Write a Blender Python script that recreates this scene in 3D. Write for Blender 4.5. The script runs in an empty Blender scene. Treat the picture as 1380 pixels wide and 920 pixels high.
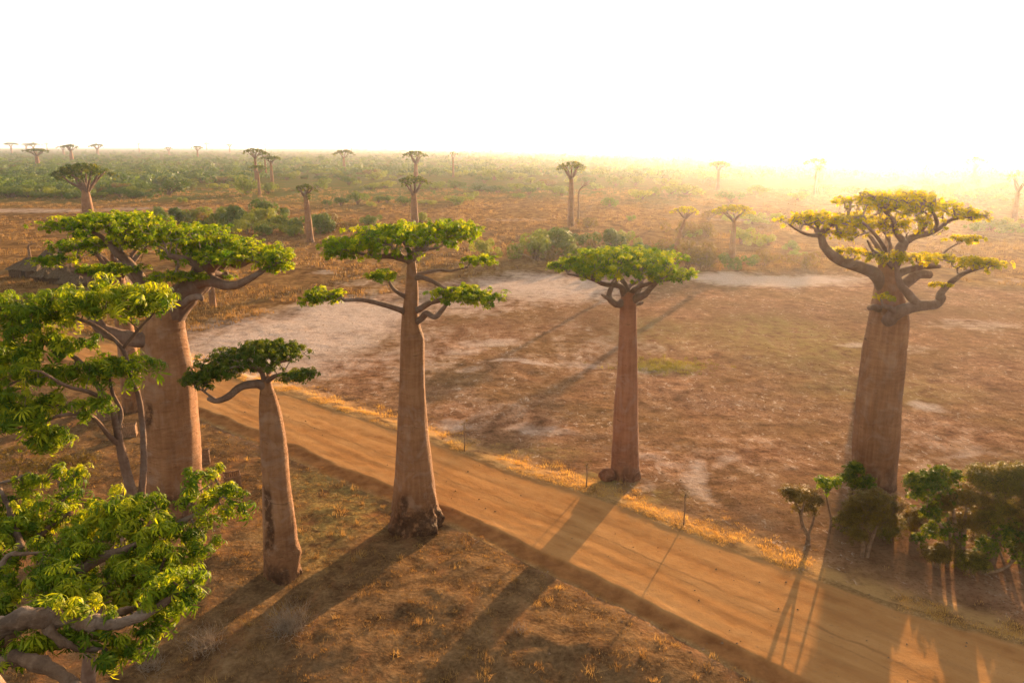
import bpy, math, random
import numpy as np
from mathutils import Vector
rng = np.random.default_rng(7)
random.seed(7)
sc = bpy.context.scene
COL = sc.collection
R = math.radians

# ------------------------------------------------------------------ camera
CAM_H = 22.0
PITCH = math.atan(263.0 / 1073.0)
FPX = 1073.0
cam_d = bpy.data.cameras.new("camera"); cam = bpy.data.objects.new("camera", cam_d); COL.objects.link(cam)
cam.location = (0, 0, CAM_H); cam.rotation_euler = (math.pi / 2 - PITCH, 0, 0)
cam_d.sensor_width = 36; cam_d.lens = FPX / 1380 * 36; cam_d.clip_start = 0.1; cam_d.clip_end = 20000
sc.camera = cam

# ------------------------------------------------------------------ sky, sun, exposure
SUN_AZ, SUN_EL = R(25.6), R(6.4)
w = bpy.data.worlds.new("World"); sc.world = w; w.use_nodes = True
nt = w.node_tree; nt.nodes.clear()
out = nt.nodes.new("ShaderNodeOutputWorld"); bg = nt.nodes.new("ShaderNodeBackground")
sky = nt.nodes.new("ShaderNodeTexSky"); sky.sky_type = 'NISHITA'; sky.sun_disc = False
sky.sun_elevation = SUN_EL; sky.sun_rotation = SUN_AZ; sky.altitude = 50
sky.air_density = 1.0; sky.dust_density = 1.0; sky.ozone_density = 1.0
hs = nt.nodes.new("ShaderNodeHueSaturation"); hs.inputs['Saturation'].default_value = 0.28
bg.inputs['Strength'].default_value = 0.135
nt.links.new(sky.outputs[0], hs.inputs['Color']); wm = nt.nodes.new('ShaderNodeMix'); wm.data_type = 'RGBA'; wm.blend_type = 'MULTIPLY'; wm.inputs[0].default_value = 1; wm.inputs[7].default_value = (1.0, .93, .84, 1); nt.links.new(hs.outputs[0], wm.inputs[6]); nt.links.new(wm.outputs[2], bg.inputs['Color']); nt.links.new(bg.outputs[0], out.inputs['Surface'])
sun_d = bpy.data.lights.new("sun", 'SUN'); sun = bpy.data.objects.new("sun", sun_d); COL.objects.link(sun)
sun_d.energy = 5.0; sun_d.angle = R(0.5); sun_d.color = (1.0, 0.62, 0.29)
to_sun = Vector((math.sin(SUN_AZ) * math.cos(SUN_EL), math.cos(SUN_AZ) * math.cos(SUN_EL), math.sin(SUN_EL)))
sun.rotation_euler = to_sun.to_track_quat('Z', 'Y').to_euler()
sun.location = (60, 150, 60)
vs = sc.view_settings; vs.view_transform = 'Standard'; vs.look = 'None'; vs.gamma = 1.0; vs.use_curve_mapping = False
vs.exposure = 2.1
cy = sc.cycles
cy.use_denoising = True; cy.denoising_prefilter = 'ACCURATE'
cy.max_bounces = 5; cy.diffuse_bounces = 2; cy.glossy_bounces = 1; cy.transmission_bounces = 4; cy.volume_bounces = 1; cy.transparent_max_bounces = 4
cy.caustics_reflective = False; cy.caustics_refractive = False
cy.sample_clamp_indirect = 6.0
HAZE_DENSITY = 0.00010
HAZE_G = 0.77

# ------------------------------------------------------------------ survey: where a sight line meets the land
def ray(px, py):
    u = (px - 690.0) / FPX; v = (460.0 - py) / FPX
    return np.array([u, math.cos(PITCH) + v * math.sin(PITCH), -math.sin(PITCH) + v * math.cos(PITCH)])
def G(px, py):
    d = ray(px, py); t = -CAM_H / d[2]
    return np.array([d[0] * t, d[1] * t])
def P(px, py, Y):
    d = ray(px, py); t = Y / d[1]
    return np.array([d[0] * t, d[1] * t, CAM_H + d[2] * t])
def S(px, py, Y):                                   # metres per photo pixel at that depth
    return Y / ray(px, py)[1] / FPX

# ------------------------------------------------------------------ noise
def _hash(ix, iy, iz, seed):
    h = (ix.astype(np.int64) * 374761393 + iy.astype(np.int64) * 668265263 + iz.astype(np.int64) * 2147483647 + seed * 1274126177) & 0xFFFFFFFF
    h = ((h ^ (h >> 13)) * 1274126177) & 0xFFFFFFFF
    h = (h ^ (h >> 16)) & 0xFFFFFF
    return h / float(0xFFFFFF)
def vnoise(x, y, z=None, seed=0):
    x = np.asarray(x, float); y = np.asarray(y, float)
    z = np.zeros_like(x) if z is None else np.asarray(z, float)
    x, y, z = np.broadcast_arrays(x, y, z)
    fx, fy, fz = np.floor(x), np.floor(y), np.floor(z)
    tx, ty, tz = x - fx, y - fy, z - fz
    tx, ty, tz = tx * tx * (3 - 2 * tx), ty * ty * (3 - 2 * ty), tz * tz * (3 - 2 * tz)
    r = 0
    for a in (0, 1):
        for b in (0, 1):
            for c in (0, 1):
                wgt = (tx if a else 1 - tx) * (ty if b else 1 - ty) * (tz if c else 1 - tz)
                r = r + wgt * _hash(fx + a, fy + b, fz + c, seed)
    return r * 2 - 1
def fbm(x, y, z=None, seed=0, oct=4):
    r = 0; a = 0.5; f = 1.0
    for i in range(oct):
        r = r + a * vnoise(np.asarray(x) * f, np.asarray(y) * f, None if z is None else np.asarray(z) * f, seed + i * 17)
        a *= 0.5; f *= 2.03
    return r
def sstep(a, b, x):
    t = np.clip((x - a) / (b - a), 0, 1); return t * t * (3 - 2 * t)

# ------------------------------------------------------------------ mesh helpers
class MB:
    def __init__(s): s.V = []; s.F = []; s.M = []; s.T = []; s.n = 0
    def add(s, V, F, m=0, tint=None):
        V = np.asarray(V, float).reshape(-1, 3)
        s.V.append(V); s.T.append(np.full(len(V), 0.5) if tint is None else np.asarray(tint, float))
        for f in (F if isinstance(F, (list, tuple)) else [F]):
            f = np.asarray(f, np.int64)
            if len(f): s.F.append(f + s.n); s.M.append(m)
        s.n += len(V)
    def build(s, name, mats, parent=None, origin=(0, 0, 0), smooth=True, attrs=None):
        V = np.concatenate(s.V) - np.asarray(origin, float)
        me = bpy.data.meshes.new(name)
        loops = np.concatenate([f.ravel() for f in s.F]); tot = np.concatenate([np.full(len(f), f.shape[1]) for f in s.F])
        mi = np.concatenate([np.full(len(f), m) for f, m in zip(s.F, s.M)])
        me.vertices.add(len(V)); me.vertices.foreach_set("co", V.astype(np.float32).ravel())
        me.loops.add(len(loops)); me.loops.foreach_set("vertex_index", loops.astype(np.int32))
        me.polygons.add(len(tot)); st = np.concatenate([[0], np.cumsum(tot)[:-1]])
        me.polygons.foreach_set("loop_start", st.astype(np.int32))
        me.polygons.foreach_set("material_index", mi.astype(np.int32))
        me.polygons.foreach_set("use_smooth", np.full(len(tot), smooth))
        a = me.attributes.new("tint", 'FLOAT', 'POINT'); a.data.foreach_set("value", np.concatenate(s.T).astype(np.float32))
        for k, v in (attrs or {}).items():
            a = me.attributes.new(k, 'FLOAT', 'POINT'); a.data.foreach_set("value", np.asarray(v, np.float32))
        for m in (mats if isinstance(mats, (list, tuple)) else [mats]): me.materials.append(m)
        me.update(calc_edges=True); me.validate()
        o = bpy.data.objects.new(name, me); COL.objects.link(o)
        if parent is not None: o.parent = parent
        return o
def thing(name, label, cat, loc, group=None):
    o = bpy.data.objects.new(name, None); COL.objects.link(o); o.location = loc
    o.empty_display_size = 0.5
    o['label'] = label; o['category'] = cat
    if group: o['group'] = group
    return o
def tag(o, label=None, cat=None, group=None, kind=None):
    if label: o['label'] = label
    if cat: o['category'] = cat
    if group: o['group'] = group
    if kind: o['kind'] = kind
    return o
def copy_tree(src, loc, rz=0.0, scale=(1, 1, 1)):
    c = src.copy(); COL.objects.link(c); c.location = loc; c.rotation_euler = (0, 0, rz); c.scale = scale
    for ch in src.children:
        d = ch.copy(); COL.objects.link(d); d.parent = c
    return c

def spline(pts, n):                                 # Catmull-Rom through points of any width
    pts = np.asarray(pts, float)
    if len(pts) == 2: return pts[0] + (pts[1] - pts[0]) * np.linspace(0, 1, n)[:, None]
    q = np.vstack([2 * pts[0] - pts[1], pts, 2 * pts[-1] - pts[-2]])
    t = np.linspace(0, len(pts) - 1 - 1e-6, n); i = t.astype(int); f = (t - i)[:, None]
    p0, p1, p2, p3 = q[i], q[i + 1], q[i + 2], q[i + 3]
    return 0.5 * (2 * p1 + (p2 - p0) * f + (2 * p0 - 5 * p1 + 4 * p2 - p3) * f ** 2 + (3 * p1 - p0 - 3 * p2 + p3) * f ** 3)

def tube(pts, rad, k=10, rough=0.06, seed=0, cap=True):
    pts = np.asarray(pts, float); rad = np.asarray(rad, float); n = len(pts)
    tan = np.gradient(pts, axis=0); tan /= np.linalg.norm(tan, axis=1)[:, None] + 1e-9
    ref = np.array([0.31, 0.87, 0.39]); u = np.cross(tan[0], ref); u /= np.linalg.norm(u)
    th = np.linspace(0, 2 * np.pi, k, endpoint=False); V = []
    for i in range(n):
        u = u - tan[i] * np.dot(u, tan[i]); u /= np.linalg.norm(u) + 1e-9; v = np.cross(tan[i], u)
        V.append(pts[i] + rad[i] * (np.cos(th)[:, None] * u + np.sin(th)[:, None] * v))
    V = np.array(V)
    if rough:
        c = pts[:, None, :]; sc_ = 0.9 / max(rad.max(), 0.05)
        nz = fbm(V[..., 0] * sc_, V[..., 1] * sc_, V[..., 2] * sc_, seed=seed, oct=3)
        V = c + (V - c) * (1 + rough * 2.2 * nz)[..., None]
    V = V.reshape(-1, 3)
    i, j = np.meshgrid(np.arange(n - 1), np.arange(k), indexing='ij'); j2 = (j + 1) % k
    F = np.stack([i * k + j, i * k + j2, (i + 1) * k + j2, (i + 1) * k + j], -1).reshape(-1, 4)
    Fs = [F]
    if cap:
        tip = pts[-1] + tan[-1] * rad[-1] * 0.6; bot = pts[0] - tan[0] * rad[0] * 0.2
        V = np.vstack([V, tip, bot]); a = np.arange(k); b = (a + 1) % k
        Fs.append(np.stack([(n - 1) * k + a, (n - 1) * k + b, np.full(k, n * k)], -1))
        Fs.append(np.stack([b, a, np.full(k, n * k + 1)], -1))
    return V, Fs

def sticks(p0, p1, r0, r1, k=5):                    # many tapered twigs at once
    p0, p1 = np.asarray(p0, float), np.asarray(p1, float); E = len(p0)
    d = p1 - p0; d /= np.linalg.norm(d, axis=1)[:, None] + 1e-9
    ref = np.where(np.abs(d[:, 2:3]) > 0.9, np.array([[1., 0, 0]]), np.array([[0, 0, 1.]]))
    u = np.cross(d, ref); u /= np.linalg.norm(u, axis=1)[:, None] + 1e-9; v = np.cross(d, u)
    th = np.linspace(0, 2 * np.pi, k, endpoint=False)
    ring = np.cos(th)[None, :, None] * u[:, None] + np.sin(th)[None, :, None] * v[:, None]
    V = np.stack([p0[:, None] + ring * np.asarray(r0)[:, None, None], p1[:, None] + ring * np.asarray(r1)[:, None, None]], 1).reshape(-1, 3)
    e = np.arange(E)[:, None] * 2 * k; a = np.arange(k)[None]; b = (a + 1) % k
    F = np.stack([e + a, e + b, e + k + b, e + k + a], -1).reshape(-1, 4)
    return V, F

def norm(v): return v / (np.linalg.norm(v, axis=-1, keepdims=True) + 1e-9)

def leaves(C, N, size, nlf=6, width=0.34, droop=0.5, bend=False, rg=rng):
    """palmate leaves: nlf leaflets round each centre C with leaf normal N"""
    n = len(C); N = norm(np.asarray(N, float))
    ref = norm(rg.normal(size=(n, 3))); u = norm(np.cross(N, ref)); v = np.cross(N, u)
    size = np.broadcast_to(size, (n,)) * rg.uniform(0.5, 1.3, n)
    ph = rg.uniform(0, 6.28, n)[:, None] + np.linspace(0, 2 * np.pi, nlf, endpoint=False)[None] + rg.normal(0, 0.18, (n, nlf))
    rad = np.cos(ph)[..., None] * u[:, None] + np.sin(ph)[..., None] * v[:, None]
    side = -np.sin(ph)[..., None] * u[:, None] + np.cos(ph)[..., None] * v[:, None]
    a = np.clip(rg.normal(droop, 0.25, (n, nlf)), -0.3, 1.3)[..., None]
    down = -N[:, None]
    L = (size[:, None] * rg.uniform(0.75, 1.15, (n, nlf)))[..., None]
    d1 = rad * np.cos(a * 0.6) + down * np.sin(a * 0.6); d2 = rad * np.cos(a * 1.3) + down * np.sin(a * 1.3)
    b = C[:, None] + d1 * L * 0.08
    m = C[:, None] + d1 * L * 0.5; t = m + d2 * L * 0.5; W = side * L * width * 0.5
    tint = np.clip(rg.normal(0.5, 0.2, n)[:, None] + rg.normal(0, 0.06, (n, nlf)), 0, 1)
    if bend:
        q = m + d2 * L * 0.25
        V = np.stack([b, m - W, q - W * 0.8, t, q + W * 0.8, m + W], 2).reshape(-1, 3)
        k = np.arange(n * nlf)[:, None] * 6
        F = [np.concatenate([k, k + 1, k + 5], 1), np.concatenate([k + 1, k + 2, k + 4, k + 5], 1), np.concatenate([k + 2, k + 3, k + 4], 1)]
        return V, F, np.repeat(tint.ravel(), 6)
    V = np.stack([b, m - W, t, m + W], 2).reshape(-1, 3)
    k = np.arange(n * nlf)[:, None] * 4
    return V, [np.concatenate([k, k + 1, k + 2, k + 3], 1)], np.repeat(tint.ravel(), 4)

def pad_points(c, r, n, rg=rng, top=0.5):
    p = norm(rg.normal(size=(n, 3))) * (rg.uniform(0, 1, n) ** (1 / 3.))[:, None]
    k = rg.uniform(0, 1, n) < top; p[k, 2] = np.abs(p[k, 2]); p = p * rg.uniform(.7, 1.22, (n, 1))
    return np.asarray(c) + p * np.asarray(r)

def grow(skel, skel_r, targets, tip_r=0.012, wander=0.12, rg=rng, long=0.25, power=0.42):
    """join every target to the nearest limb or twig already there; returns twig edges"""
    pos = list(map(np.asarray, skel)); par = [-1] * len(pos); plen = [0.0] * len(pos)
    PA = np.zeros((len(pos) + len(targets) * 3, 3)); PA[:len(pos)] = np.array(pos); PL = np.zeros(len(PA)); n = len(pos); n0 = n
    par = np.full(len(PA), -1)
    dmin = np.array([np.min(np.linalg.norm(PA[:n0] - t, axis=1)) for t in targets])
    tips = []
    for t in np.asarray(targets)[np.argsort(dmin)]:
        d = np.linalg.norm(PA[:n] - t, axis=1); k = int(np.argmin(d + long * PL[:n])); dk = d[k]
        prev = k; steps = 2 if dk > 0.35 else 1
        for sI in range(1, steps + 1):
            f = sI / steps; q = PA[k] + (t - PA[k]) * f
            if sI < steps: q = q + rg.normal(0, wander, 3) * dk + np.array([0, 0, 0.04 * dk])
            PA[n] = q; par[n] = prev; PL[n] = PL[prev] + np.linalg.norm(q - PA[prev]); prev = n; n += 1
        tips.append(n - 1)
    cnt = np.zeros(n)
    for t in tips: cnt[t] += 1
    for i in range(n - 1, n0 - 1, -1):
        if par[i] >= 0: cnt[par[i]] += cnt[i]
    r = tip_r * np.maximum(cnt, 1) ** power
    for i in range(n0): r[i] = min(r[i], skel_r[i]) if skel_r is not None else r[i]
    e = np.arange(n0, n); p = par[e]
    r0 = np.minimum(r[p], r[e] * 1.7)
    return PA[p], PA[e], r0, r[e], PA[np.array(tips)]

def clumps(tips, m, rc, size, rg=rng, up=0.35, flat=0.7, **kw):
    n = len(tips); d = norm(rg.normal(size=(n, m, 3)) + np.array([0, 0, up]))
    rr = rc * rg.uniform(0.35, 1.0, (n, m, 1)) * (sc_ := np.clip(rg.lognormal(0, .32, (n, 1, 1)), .5, 1.8))
    C = tips[:, None] + d * rr * np.array([1, 1, flat]); N = d + np.array([0, 0, 0.55]) + rg.normal(0, 0.25, (n, m, 3))
    V, F, T = leaves(C.reshape(-1, 3), N.reshape(-1, 3), np.repeat(size * (.35 + .65 * sc_[:, 0, 0]), m), rg=rg, **kw)
    off = np.repeat(rg.normal(0, .24, n), len(T) // n)
    return V, F, np.clip(T + off, 0, 1)

# ------------------------------------------------------------------ materials
def mat(name):
    m = bpy.data.materials.new(name); m.use_nodes = True; t = m.node_tree; t.nodes.clear()
    o = t.nodes.new("ShaderNodeOutputMaterial"); return m, t, o
class NT:
    def __init__(s, t): s.t = t
    def n(s, typ, **kw):
        x = s.t.nodes.new(typ)
        for k, v in kw.items():
            if k.startswith('i_'):
                key = k[2:]
                x.inputs[int(key) if key.isdigit() else key.replace('_', ' ')].default_value = v
            else: setattr(x, k, v)
        return x
    def l(s, a, b): s.t.links.new(a, b)
    def noise(s, vec, scale, detail=4, rough=0.55, dist=0.0):
        x = s.n("ShaderNodeTexNoise"); x.inputs['Scale'].default_value = scale; x.inputs['Detail'].default_value = detail
        x.inputs['Roughness'].default_value = rough; x.inputs['Distortion'].default_value = dist; s.l(vec, x.inputs['Vector']); return x.outputs['Fac']
    def ramp(s, fac, stops):
        x = s.n("ShaderNodeValToRGB"); e = x.color_ramp.elements
        while len(e) < len(stops): e.new(0.5)
        for i, (p, c) in enumerate(stops): e[i].position = p; e[i].color = (*c, 1) if len(c) == 3 else c
        s.l(fac, x.inputs[0]); return x.outputs[0]
    def mix(s, f, a, b, mode='MIX'):
        x = s.n("ShaderNodeMix", data_type='RGBA', blend_type=mode)
        if isinstance(f, (int, float)): x.inputs[0].default_value = f
        else: s.l(f, x.inputs[0])
        for v, i in ((a, 6), (b, 7)):
            if isinstance(v, tuple): x.inputs[i].default_value = (*v, 1)
            else: s.l(v, x.inputs[i])
        return x.outputs[2]
    def math(s, op, a, b=0.0, clamp=False):
        x = s.n("ShaderNodeMath", operation=op, use_clamp=clamp)
        for v, i in ((a, 0), (b, 1)):
            if isinstance(v, (int, float)): x.inputs[i].default_value = v
            else: s.l(v, x.inputs[i])
        return x.outputs[0]
    def maprange(s, v, a, b, c=0.0, d=1.0):
        x = s.n("ShaderNodeMapRange"); s.l(v, x.inputs[0])
        for i, q in enumerate((a, b, c, d)): x.inputs[i + 1].default_value = q
        return x.outputs[0]
    def attr(s, name): return s.n("ShaderNodeAttribute", attribute_name=name).outputs['Fac']
    def scaled(s, vec, sx, sy, sz):
        x = s.n("ShaderNodeMapping"); x.inputs['Scale'].default_value = (sx, sy, sz); s.l(vec, x.inputs[0]); return x.outputs[0]
    def bump(s, h, dist, strength=1.0):
        x = s.n("ShaderNodeBump"); x.inputs['Distance'].default_value = dist; x.inputs['Strength'].default_value = strength; s.l(h, x.inputs['Height']); return x.outputs[0]
    def diffuse(s, col, rough=0.9, normal=None, spec=0.15):
        x = s.n("ShaderNodeBsdfPrincipled"); x.inputs['Roughness'].default_value = rough; x.inputs['Specular IOR Level'].default_value = spec
        if isinstance(col, tuple): x.inputs['Base Color'].default_value = (*col, 1)
        else: s.l(col, x.inputs['Base Color'])
        if normal is not None: s.l(normal, x.inputs['Normal'])
        return x.outputs[0]

def leaf_mat(name, dark, mid, light, trans=0.45, rand=0.0, tcol=(1.45, 1.15, 0.25)):
    m, t, o = mat(name); k = NT(t)
    f = k.attr("tint")
    if rand:
        oi = k.n("ShaderNodeObjectInfo").outputs['Random']
        f = k.math('ADD', f, k.math('MULTIPLY', k.math('SUBTRACT', oi, 0.5), rand), True)
    col = k.ramp(f, [(0.0, dark), (0.5, mid), (1.0, light)])
    p = k.diffuse(col, 0.55, spec=0.12)
    tr = k.n("ShaderNodeBsdfTranslucent"); k.l(k.mix(1.0, col, tcol, 'MULTIPLY'), tr.inputs[0])
    mx = k.n("ShaderNodeMixShader"); mx.inputs[0].default_value = trans; k.l(p, mx.inputs[1]); k.l(tr.outputs[0], mx.inputs[2]); k.l(mx.outputs[0], o.inputs['Surface'])
    return m
M_LEAF = leaf_mat("baobab_leaf", (0.050, 0.115, 0.005), (0.15, 0.23, 0.008), (0.36, 0.38, 0.012), 0.52, tcol=(1.3, 1.2, .3))
M_LEAF_NEAR = leaf_mat("near_leaf", (0.045, 0.095, 0.006), (0.145, 0.205, 0.009), (0.36, 0.37, 0.016), 0.52, tcol=(1.3, 1.2, .3))
M_LEAF_DARK = leaf_mat("deep_green_leaf", (0.026, 0.058, 0.004), (0.062, 0.105, 0.007), (0.15, 0.17, 0.010), 0.45)
M_LEAF_BACKLIT = leaf_mat("backlit_leaf", (0.16, 0.18, 0.006), (0.34, 0.31, 0.009), (0.55, 0.43, 0.012), 0.68, tcol=(1.3, 1.2, .3))  # backlight glow of the sunward crowns put into a brighter golden leaf colour
M_SHRUB = leaf_mat("shrub_leaf", (0.04, 0.08, 0.014), (0.11, 0.165, 0.022), (0.23, 0.26, 0.034), 0.35, rand=0.9, tcol=(1.2, 1.1, 0.5))
M_KHAKI = leaf_mat("khaki_leaf", (0.06, 0.045, 0.010), (0.115, 0.085, 0.016), (0.18, 0.125, 0.024), 0.4)
M_OLIVE = leaf_mat("olive_leaf", (0.045, 0.048, 0.009), (0.105, 0.098, 0.015), (0.19, 0.16, 0.024), 0.45)
M_TUFT = leaf_mat("yellow_green_blade", (0.13, 0.12, 0.025), (0.22, 0.19, 0.04), (0.32, 0.26, 0.06), 0.35, tcol=(1.1, 1.0, .5))
M_GRASS = leaf_mat("dry_grass_blade", (0.30, 0.17, 0.05), (0.46, 0.28, 0.08), (0.58, 0.40, 0.13), 0.45, tcol=(1.2, 1.0, 0.6))

def bark_mat(name, a, b, c, ring=1.0):
    m, t, o = mat(name); k = NT(t)
    v = k.n("ShaderNodeTexCoord").outputs['Object']
    big = k.noise(v, 0.55, 4, 0.6)
    streak = k.noise(k.scaled(v, 4.5, 4.5, 0.35), 1.0, 5, 0.6)
    rings = k.noise(k.scaled(v, 0.8, 0.8, 3.6), 1.0, 6, 0.68, 0.7)
    grain = k.noise(v, 14, 4, 0.7)
    f = k.math('ADD', k.math('MULTIPLY', big, 0.45), k.math('ADD', k.math('MULTIPLY', streak, 0.35), k.math('MULTIPLY', rings, 0.25)))
    col = k.ramp(f, [(0.34, a), (0.52, b), (0.72, c)])
    col = k.mix(k.maprange(rings, 0.62, 0.72), col, tuple(x * 0.55 for x in a))
    col = k.mix(k.math('MULTIPLY', k.maprange(k.noise(v, 0.9, 5, .62, .8), .50, .66), .45), col, tuple(.6 * x + .4 * sum(c) / 3 for x in c))
    # old flaked patches low on the bole
    rot = k.noise(v, 1.1, 5, 0.65, 0.6); low = k.maprange(k.n("ShaderNodeSeparateXYZ").outputs[2], 3.2, 0.2)
    sx = [n for n in t.nodes if n.type == 'SEPXYZ'][0]; k.l(v, sx.inputs[0])
    pm = k.math('MULTIPLY', low, k.maprange(rot, 0.46, 0.60))
    col = k.mix(k.math('MULTIPLY', pm, 0.75), col, tuple(x * 0.5 for x in a))
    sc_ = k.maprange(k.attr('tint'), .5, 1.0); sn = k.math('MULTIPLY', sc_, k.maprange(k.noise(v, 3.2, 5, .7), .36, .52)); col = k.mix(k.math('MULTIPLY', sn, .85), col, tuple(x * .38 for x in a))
    h = k.math('ADD', k.math('MULTIPLY', rings, 1.3 * ring), k.math('ADD', k.math('MULTIPLY', grain, 0.35), k.math('MULTIPLY', pm, k.math('MULTIPLY', rot, 2.0))))
    k.l(k.diffuse(col, 0.85, k.bump(h, 0.10, 1.0)), o.inputs['Surface'])
    return m
M_BARK = bark_mat("baobab_bark", (0.115, 0.050, 0.023), (0.210, 0.098, 0.045), (0.33, 0.178, 0.088))
M_BARK_RED = bark_mat("reddish_bark", (0.135, 0.048, 0.023), (0.235, 0.094, 0.047), (0.33, 0.15, 0.08))
M_LIMB = bark_mat("limb_bark", (0.085, 0.048, 0.032), (0.14, 0.082, 0.056), (0.24, 0.155, 0.11), 0.6)
M_LIMB_GREY = bark_mat("weathered_limb_bark", (0.055, 0.032, 0.02), (0.13, 0.078, 0.048), (0.32, 0.22, 0.15), 0.9)
def plain_mat(name, a, b, scale=6, bump=0.02):
    m, t, o = mat(name); k = NT(t); v = k.n("ShaderNodeTexCoord").outputs['Object']
    n = k.noise(v, scale, 5, 0.65); col = k.ramp(n, [(0.35, a), (0.65, b)])
    k.l(k.diffuse(col, 0.9, k.bump(n, bump, 0.8)), o.inputs['Surface']); return m
M_TWIG = plain_mat("twig_bark", (0.11, 0.075, 0.05), (0.24, 0.17, 0.12), 3)
M_STEM = plain_mat("shrub_stem", (0.10, 0.06, 0.035), (0.20, 0.12, 0.07), 4)
M_DEAD = plain_mat("dead_twig", (0.14, 0.10, 0.07), (0.28, 0.21, 0.15), 4)
M_THATCH = plain_mat("thatch", (0.05, 0.032, 0.018), (0.11, 0.072, 0.04), 5, 0.08)
M_REED = plain_mat("reed_wall", (0.06, 0.034, 0.02), (0.11, 0.066, 0.04), 6, 0.05)
M_DOOR = plain_mat("hut_doorway", (0.02, 0.014, 0.01), (0.04, 0.028, 0.02), 3)
M_WOOD = plain_mat("old_wood", (0.13, 0.075, 0.045), (0.26, 0.155, 0.09), 7, 0.01)
M_ROCK = plain_mat("root_lump", (0.17, 0.11, 0.085), (0.30, 0.21, 0.16), 2.5, 0.1)

# ------------------------------------------------------------------ the land
FAR_E = np.array([G(*p) for p in [(1380, 880), (1200, 828), (1060, 775), (950, 735), (800, 675), (700, 645), (590, 605), (530, 583), (400, 540), (330, 520), (270, 500), (170, 470), (100, 452), (0, 420)]])[::-1]
NEAR_E = np.array([G(*p) for p in [(1080, 920), (960, 860), (850, 800), (750, 755), (680, 722), (600, 685), (520, 655), (400, 605), (270, 550), (190, 520), (100, 490), (0, 455)]])[::-1]
FAR_E = np.vstack([[-110, 142], FAR_E, [40, 17.5]]); NEAR_E = np.vstack([[-110, 128], NEAR_E, [40, 6.0]])
def edge_far(x): return np.interp(x, FAR_E[:, 0], FAR_E[:, 1])
def edge_near(x): return np.interp(x, NEAR_E[:, 0], NEAR_E[:, 1])
CS = 0.73
FIELD_B = np.array([[-110, 70], [-60, 80], [-38, 93], [-27, 109], [-14, 127], [-5, 135], [20, 141], [64, 140], [77, 124], [100, 112], [160, 100]])
def field_far(x): return np.interp(x, FIELD_B[:, 0], FIELD_B[:, 1])

MOUNDS = [(*G(px, py), r, h) for px, py, r, h in [(560, 815, 2.6, .55), (700, 870, 2.6, .6), (800, 880, 2.2, .5), (470, 880, 2.8, .6), (400, 850, 1.6, .35), (630, 760, 2.0, .25), (900, 905, 2.0, .35), (330, 860, 2.0, .5), (600, 905, 2.2, .5), (520, 760, 1.8, .25), (300, 760, 3.0, .35)]]
def land(x, y):
    x = np.asarray(x, float); y = np.asarray(y, float)
    dn = (edge_near(x) - y) * CS; df = (y - edge_far(x)) * CS
    dn = dn + 0.22 * fbm(x / 0.9, y / 0.9, seed=5, oct=3) + 0.35 * fbm(x / 4.0, y / 4.0, seed=6, oct=2)
    df = df + 0.22 * fbm(x / 0.8, y / 0.8, seed=7, oct=3) + 0.3 * fbm(x / 5.0, y / 5.0, seed=8, oct=2)
    d = np.hypot(x, y)
    near = np.clip(1 - d / 300.0, 0, 1)
    rough = (0.30 * fbm(x / 16, y / 16, seed=1) + 0.10 * fbm(x / 2.6, y / 2.6, seed=2) + 0.035 * fbm(x / 0.7, y / 0.7, seed=3, oct=3))
    z = rough * (0.35 + 0.65 * near)
    # near side of the road: hummocky ground
    side = sstep(0.8, 4.0, dn)
    z = z + side * (0.02 + 0.24 * fbm(x / 4.5, y / 4.5, seed=11, oct=3) + 0.06 * fbm(x / 1.3, y / 1.3, seed=12, oct=3))
    for mx, my, r, h in MOUNDS:
        q = ((x - mx) ** 2 + (y - my) ** 2) / r ** 2
        z = z + .5 * h * np.exp(-q) * (1 + 0.4 * fbm(x / 0.8, y / 0.8, seed=13, oct=2))
    # dry pan: flat and a little sunk, grassland beyond it hummocky
    gl = sstep(-1, 4, y - field_far(x) + 5 * fbm(x / 9, y / 9, seed=14, oct=3))
    z = z + gl * (0.15 + 0.16 * fbm(x / 3.2, y / 3.2, seed=15, oct=3)) * np.clip(1.6 - d / 400, 0.2, 1)
    # the road: a worn crown, a bank down to a ditch on the near side, a raised verge on the far side
    zr = 0.18 + 0.03 * fbm(x / 7, y / 7, seed=20, oct=2)
    wroad = np.maximum((edge_far(x) - edge_near(x)) * CS, 1.0)
    s = np.clip(-df / wroad, 0, 1)
    rut = 0.016 * (np.exp(-((s - 0.30) / 0.05) ** 2) + np.exp(-((s - 0.62) / 0.06) ** 2) + 0.7 * np.exp(-((s - 0.78) / 0.04) ** 2))
    wig = fbm(x / 5 + y / 5, s * 14, seed=21, oct=3)
    road = zr - rut + 0.012 * wig + 0.012 * fbm(x / 0.5, y / 0.5, seed=22, oct=2)
    t_n = sstep(0.0, 0.38, dn); bank = road * (1 - t_n) + (zr - 0.15 - 0.10 * fbm(x / 6, y / 6, seed=27, oct=2) + 0.05 * fbm(x / 0.6, y / 0.6, seed=23, oct=2)) * t_n
    back = sstep(0.6, 2.6, dn); zn = bank * (1 - back) + z * back
    verge = zr + 0.04 + 0.05 * fbm(x / 0.9, y / 0.9, seed=24, oct=3)
    t_f = sstep(0.0, 0.25, df); zf = road * (1 - t_f) + verge * t_f
    back = sstep(0.9, 3.0, df); zf = zf * (1 - back) + z * back
    plaza = sstep(-45, -62, x)
    zz = np.where(dn > 0, zn, np.where(df > 0, zf, road))
    return zz * (1 - plaza) + (z * 0.4 + 0.05) * plaza, dn, df
def zl(x, y): return float(land(np.array([x]), np.array([y]))[0][0])

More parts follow.
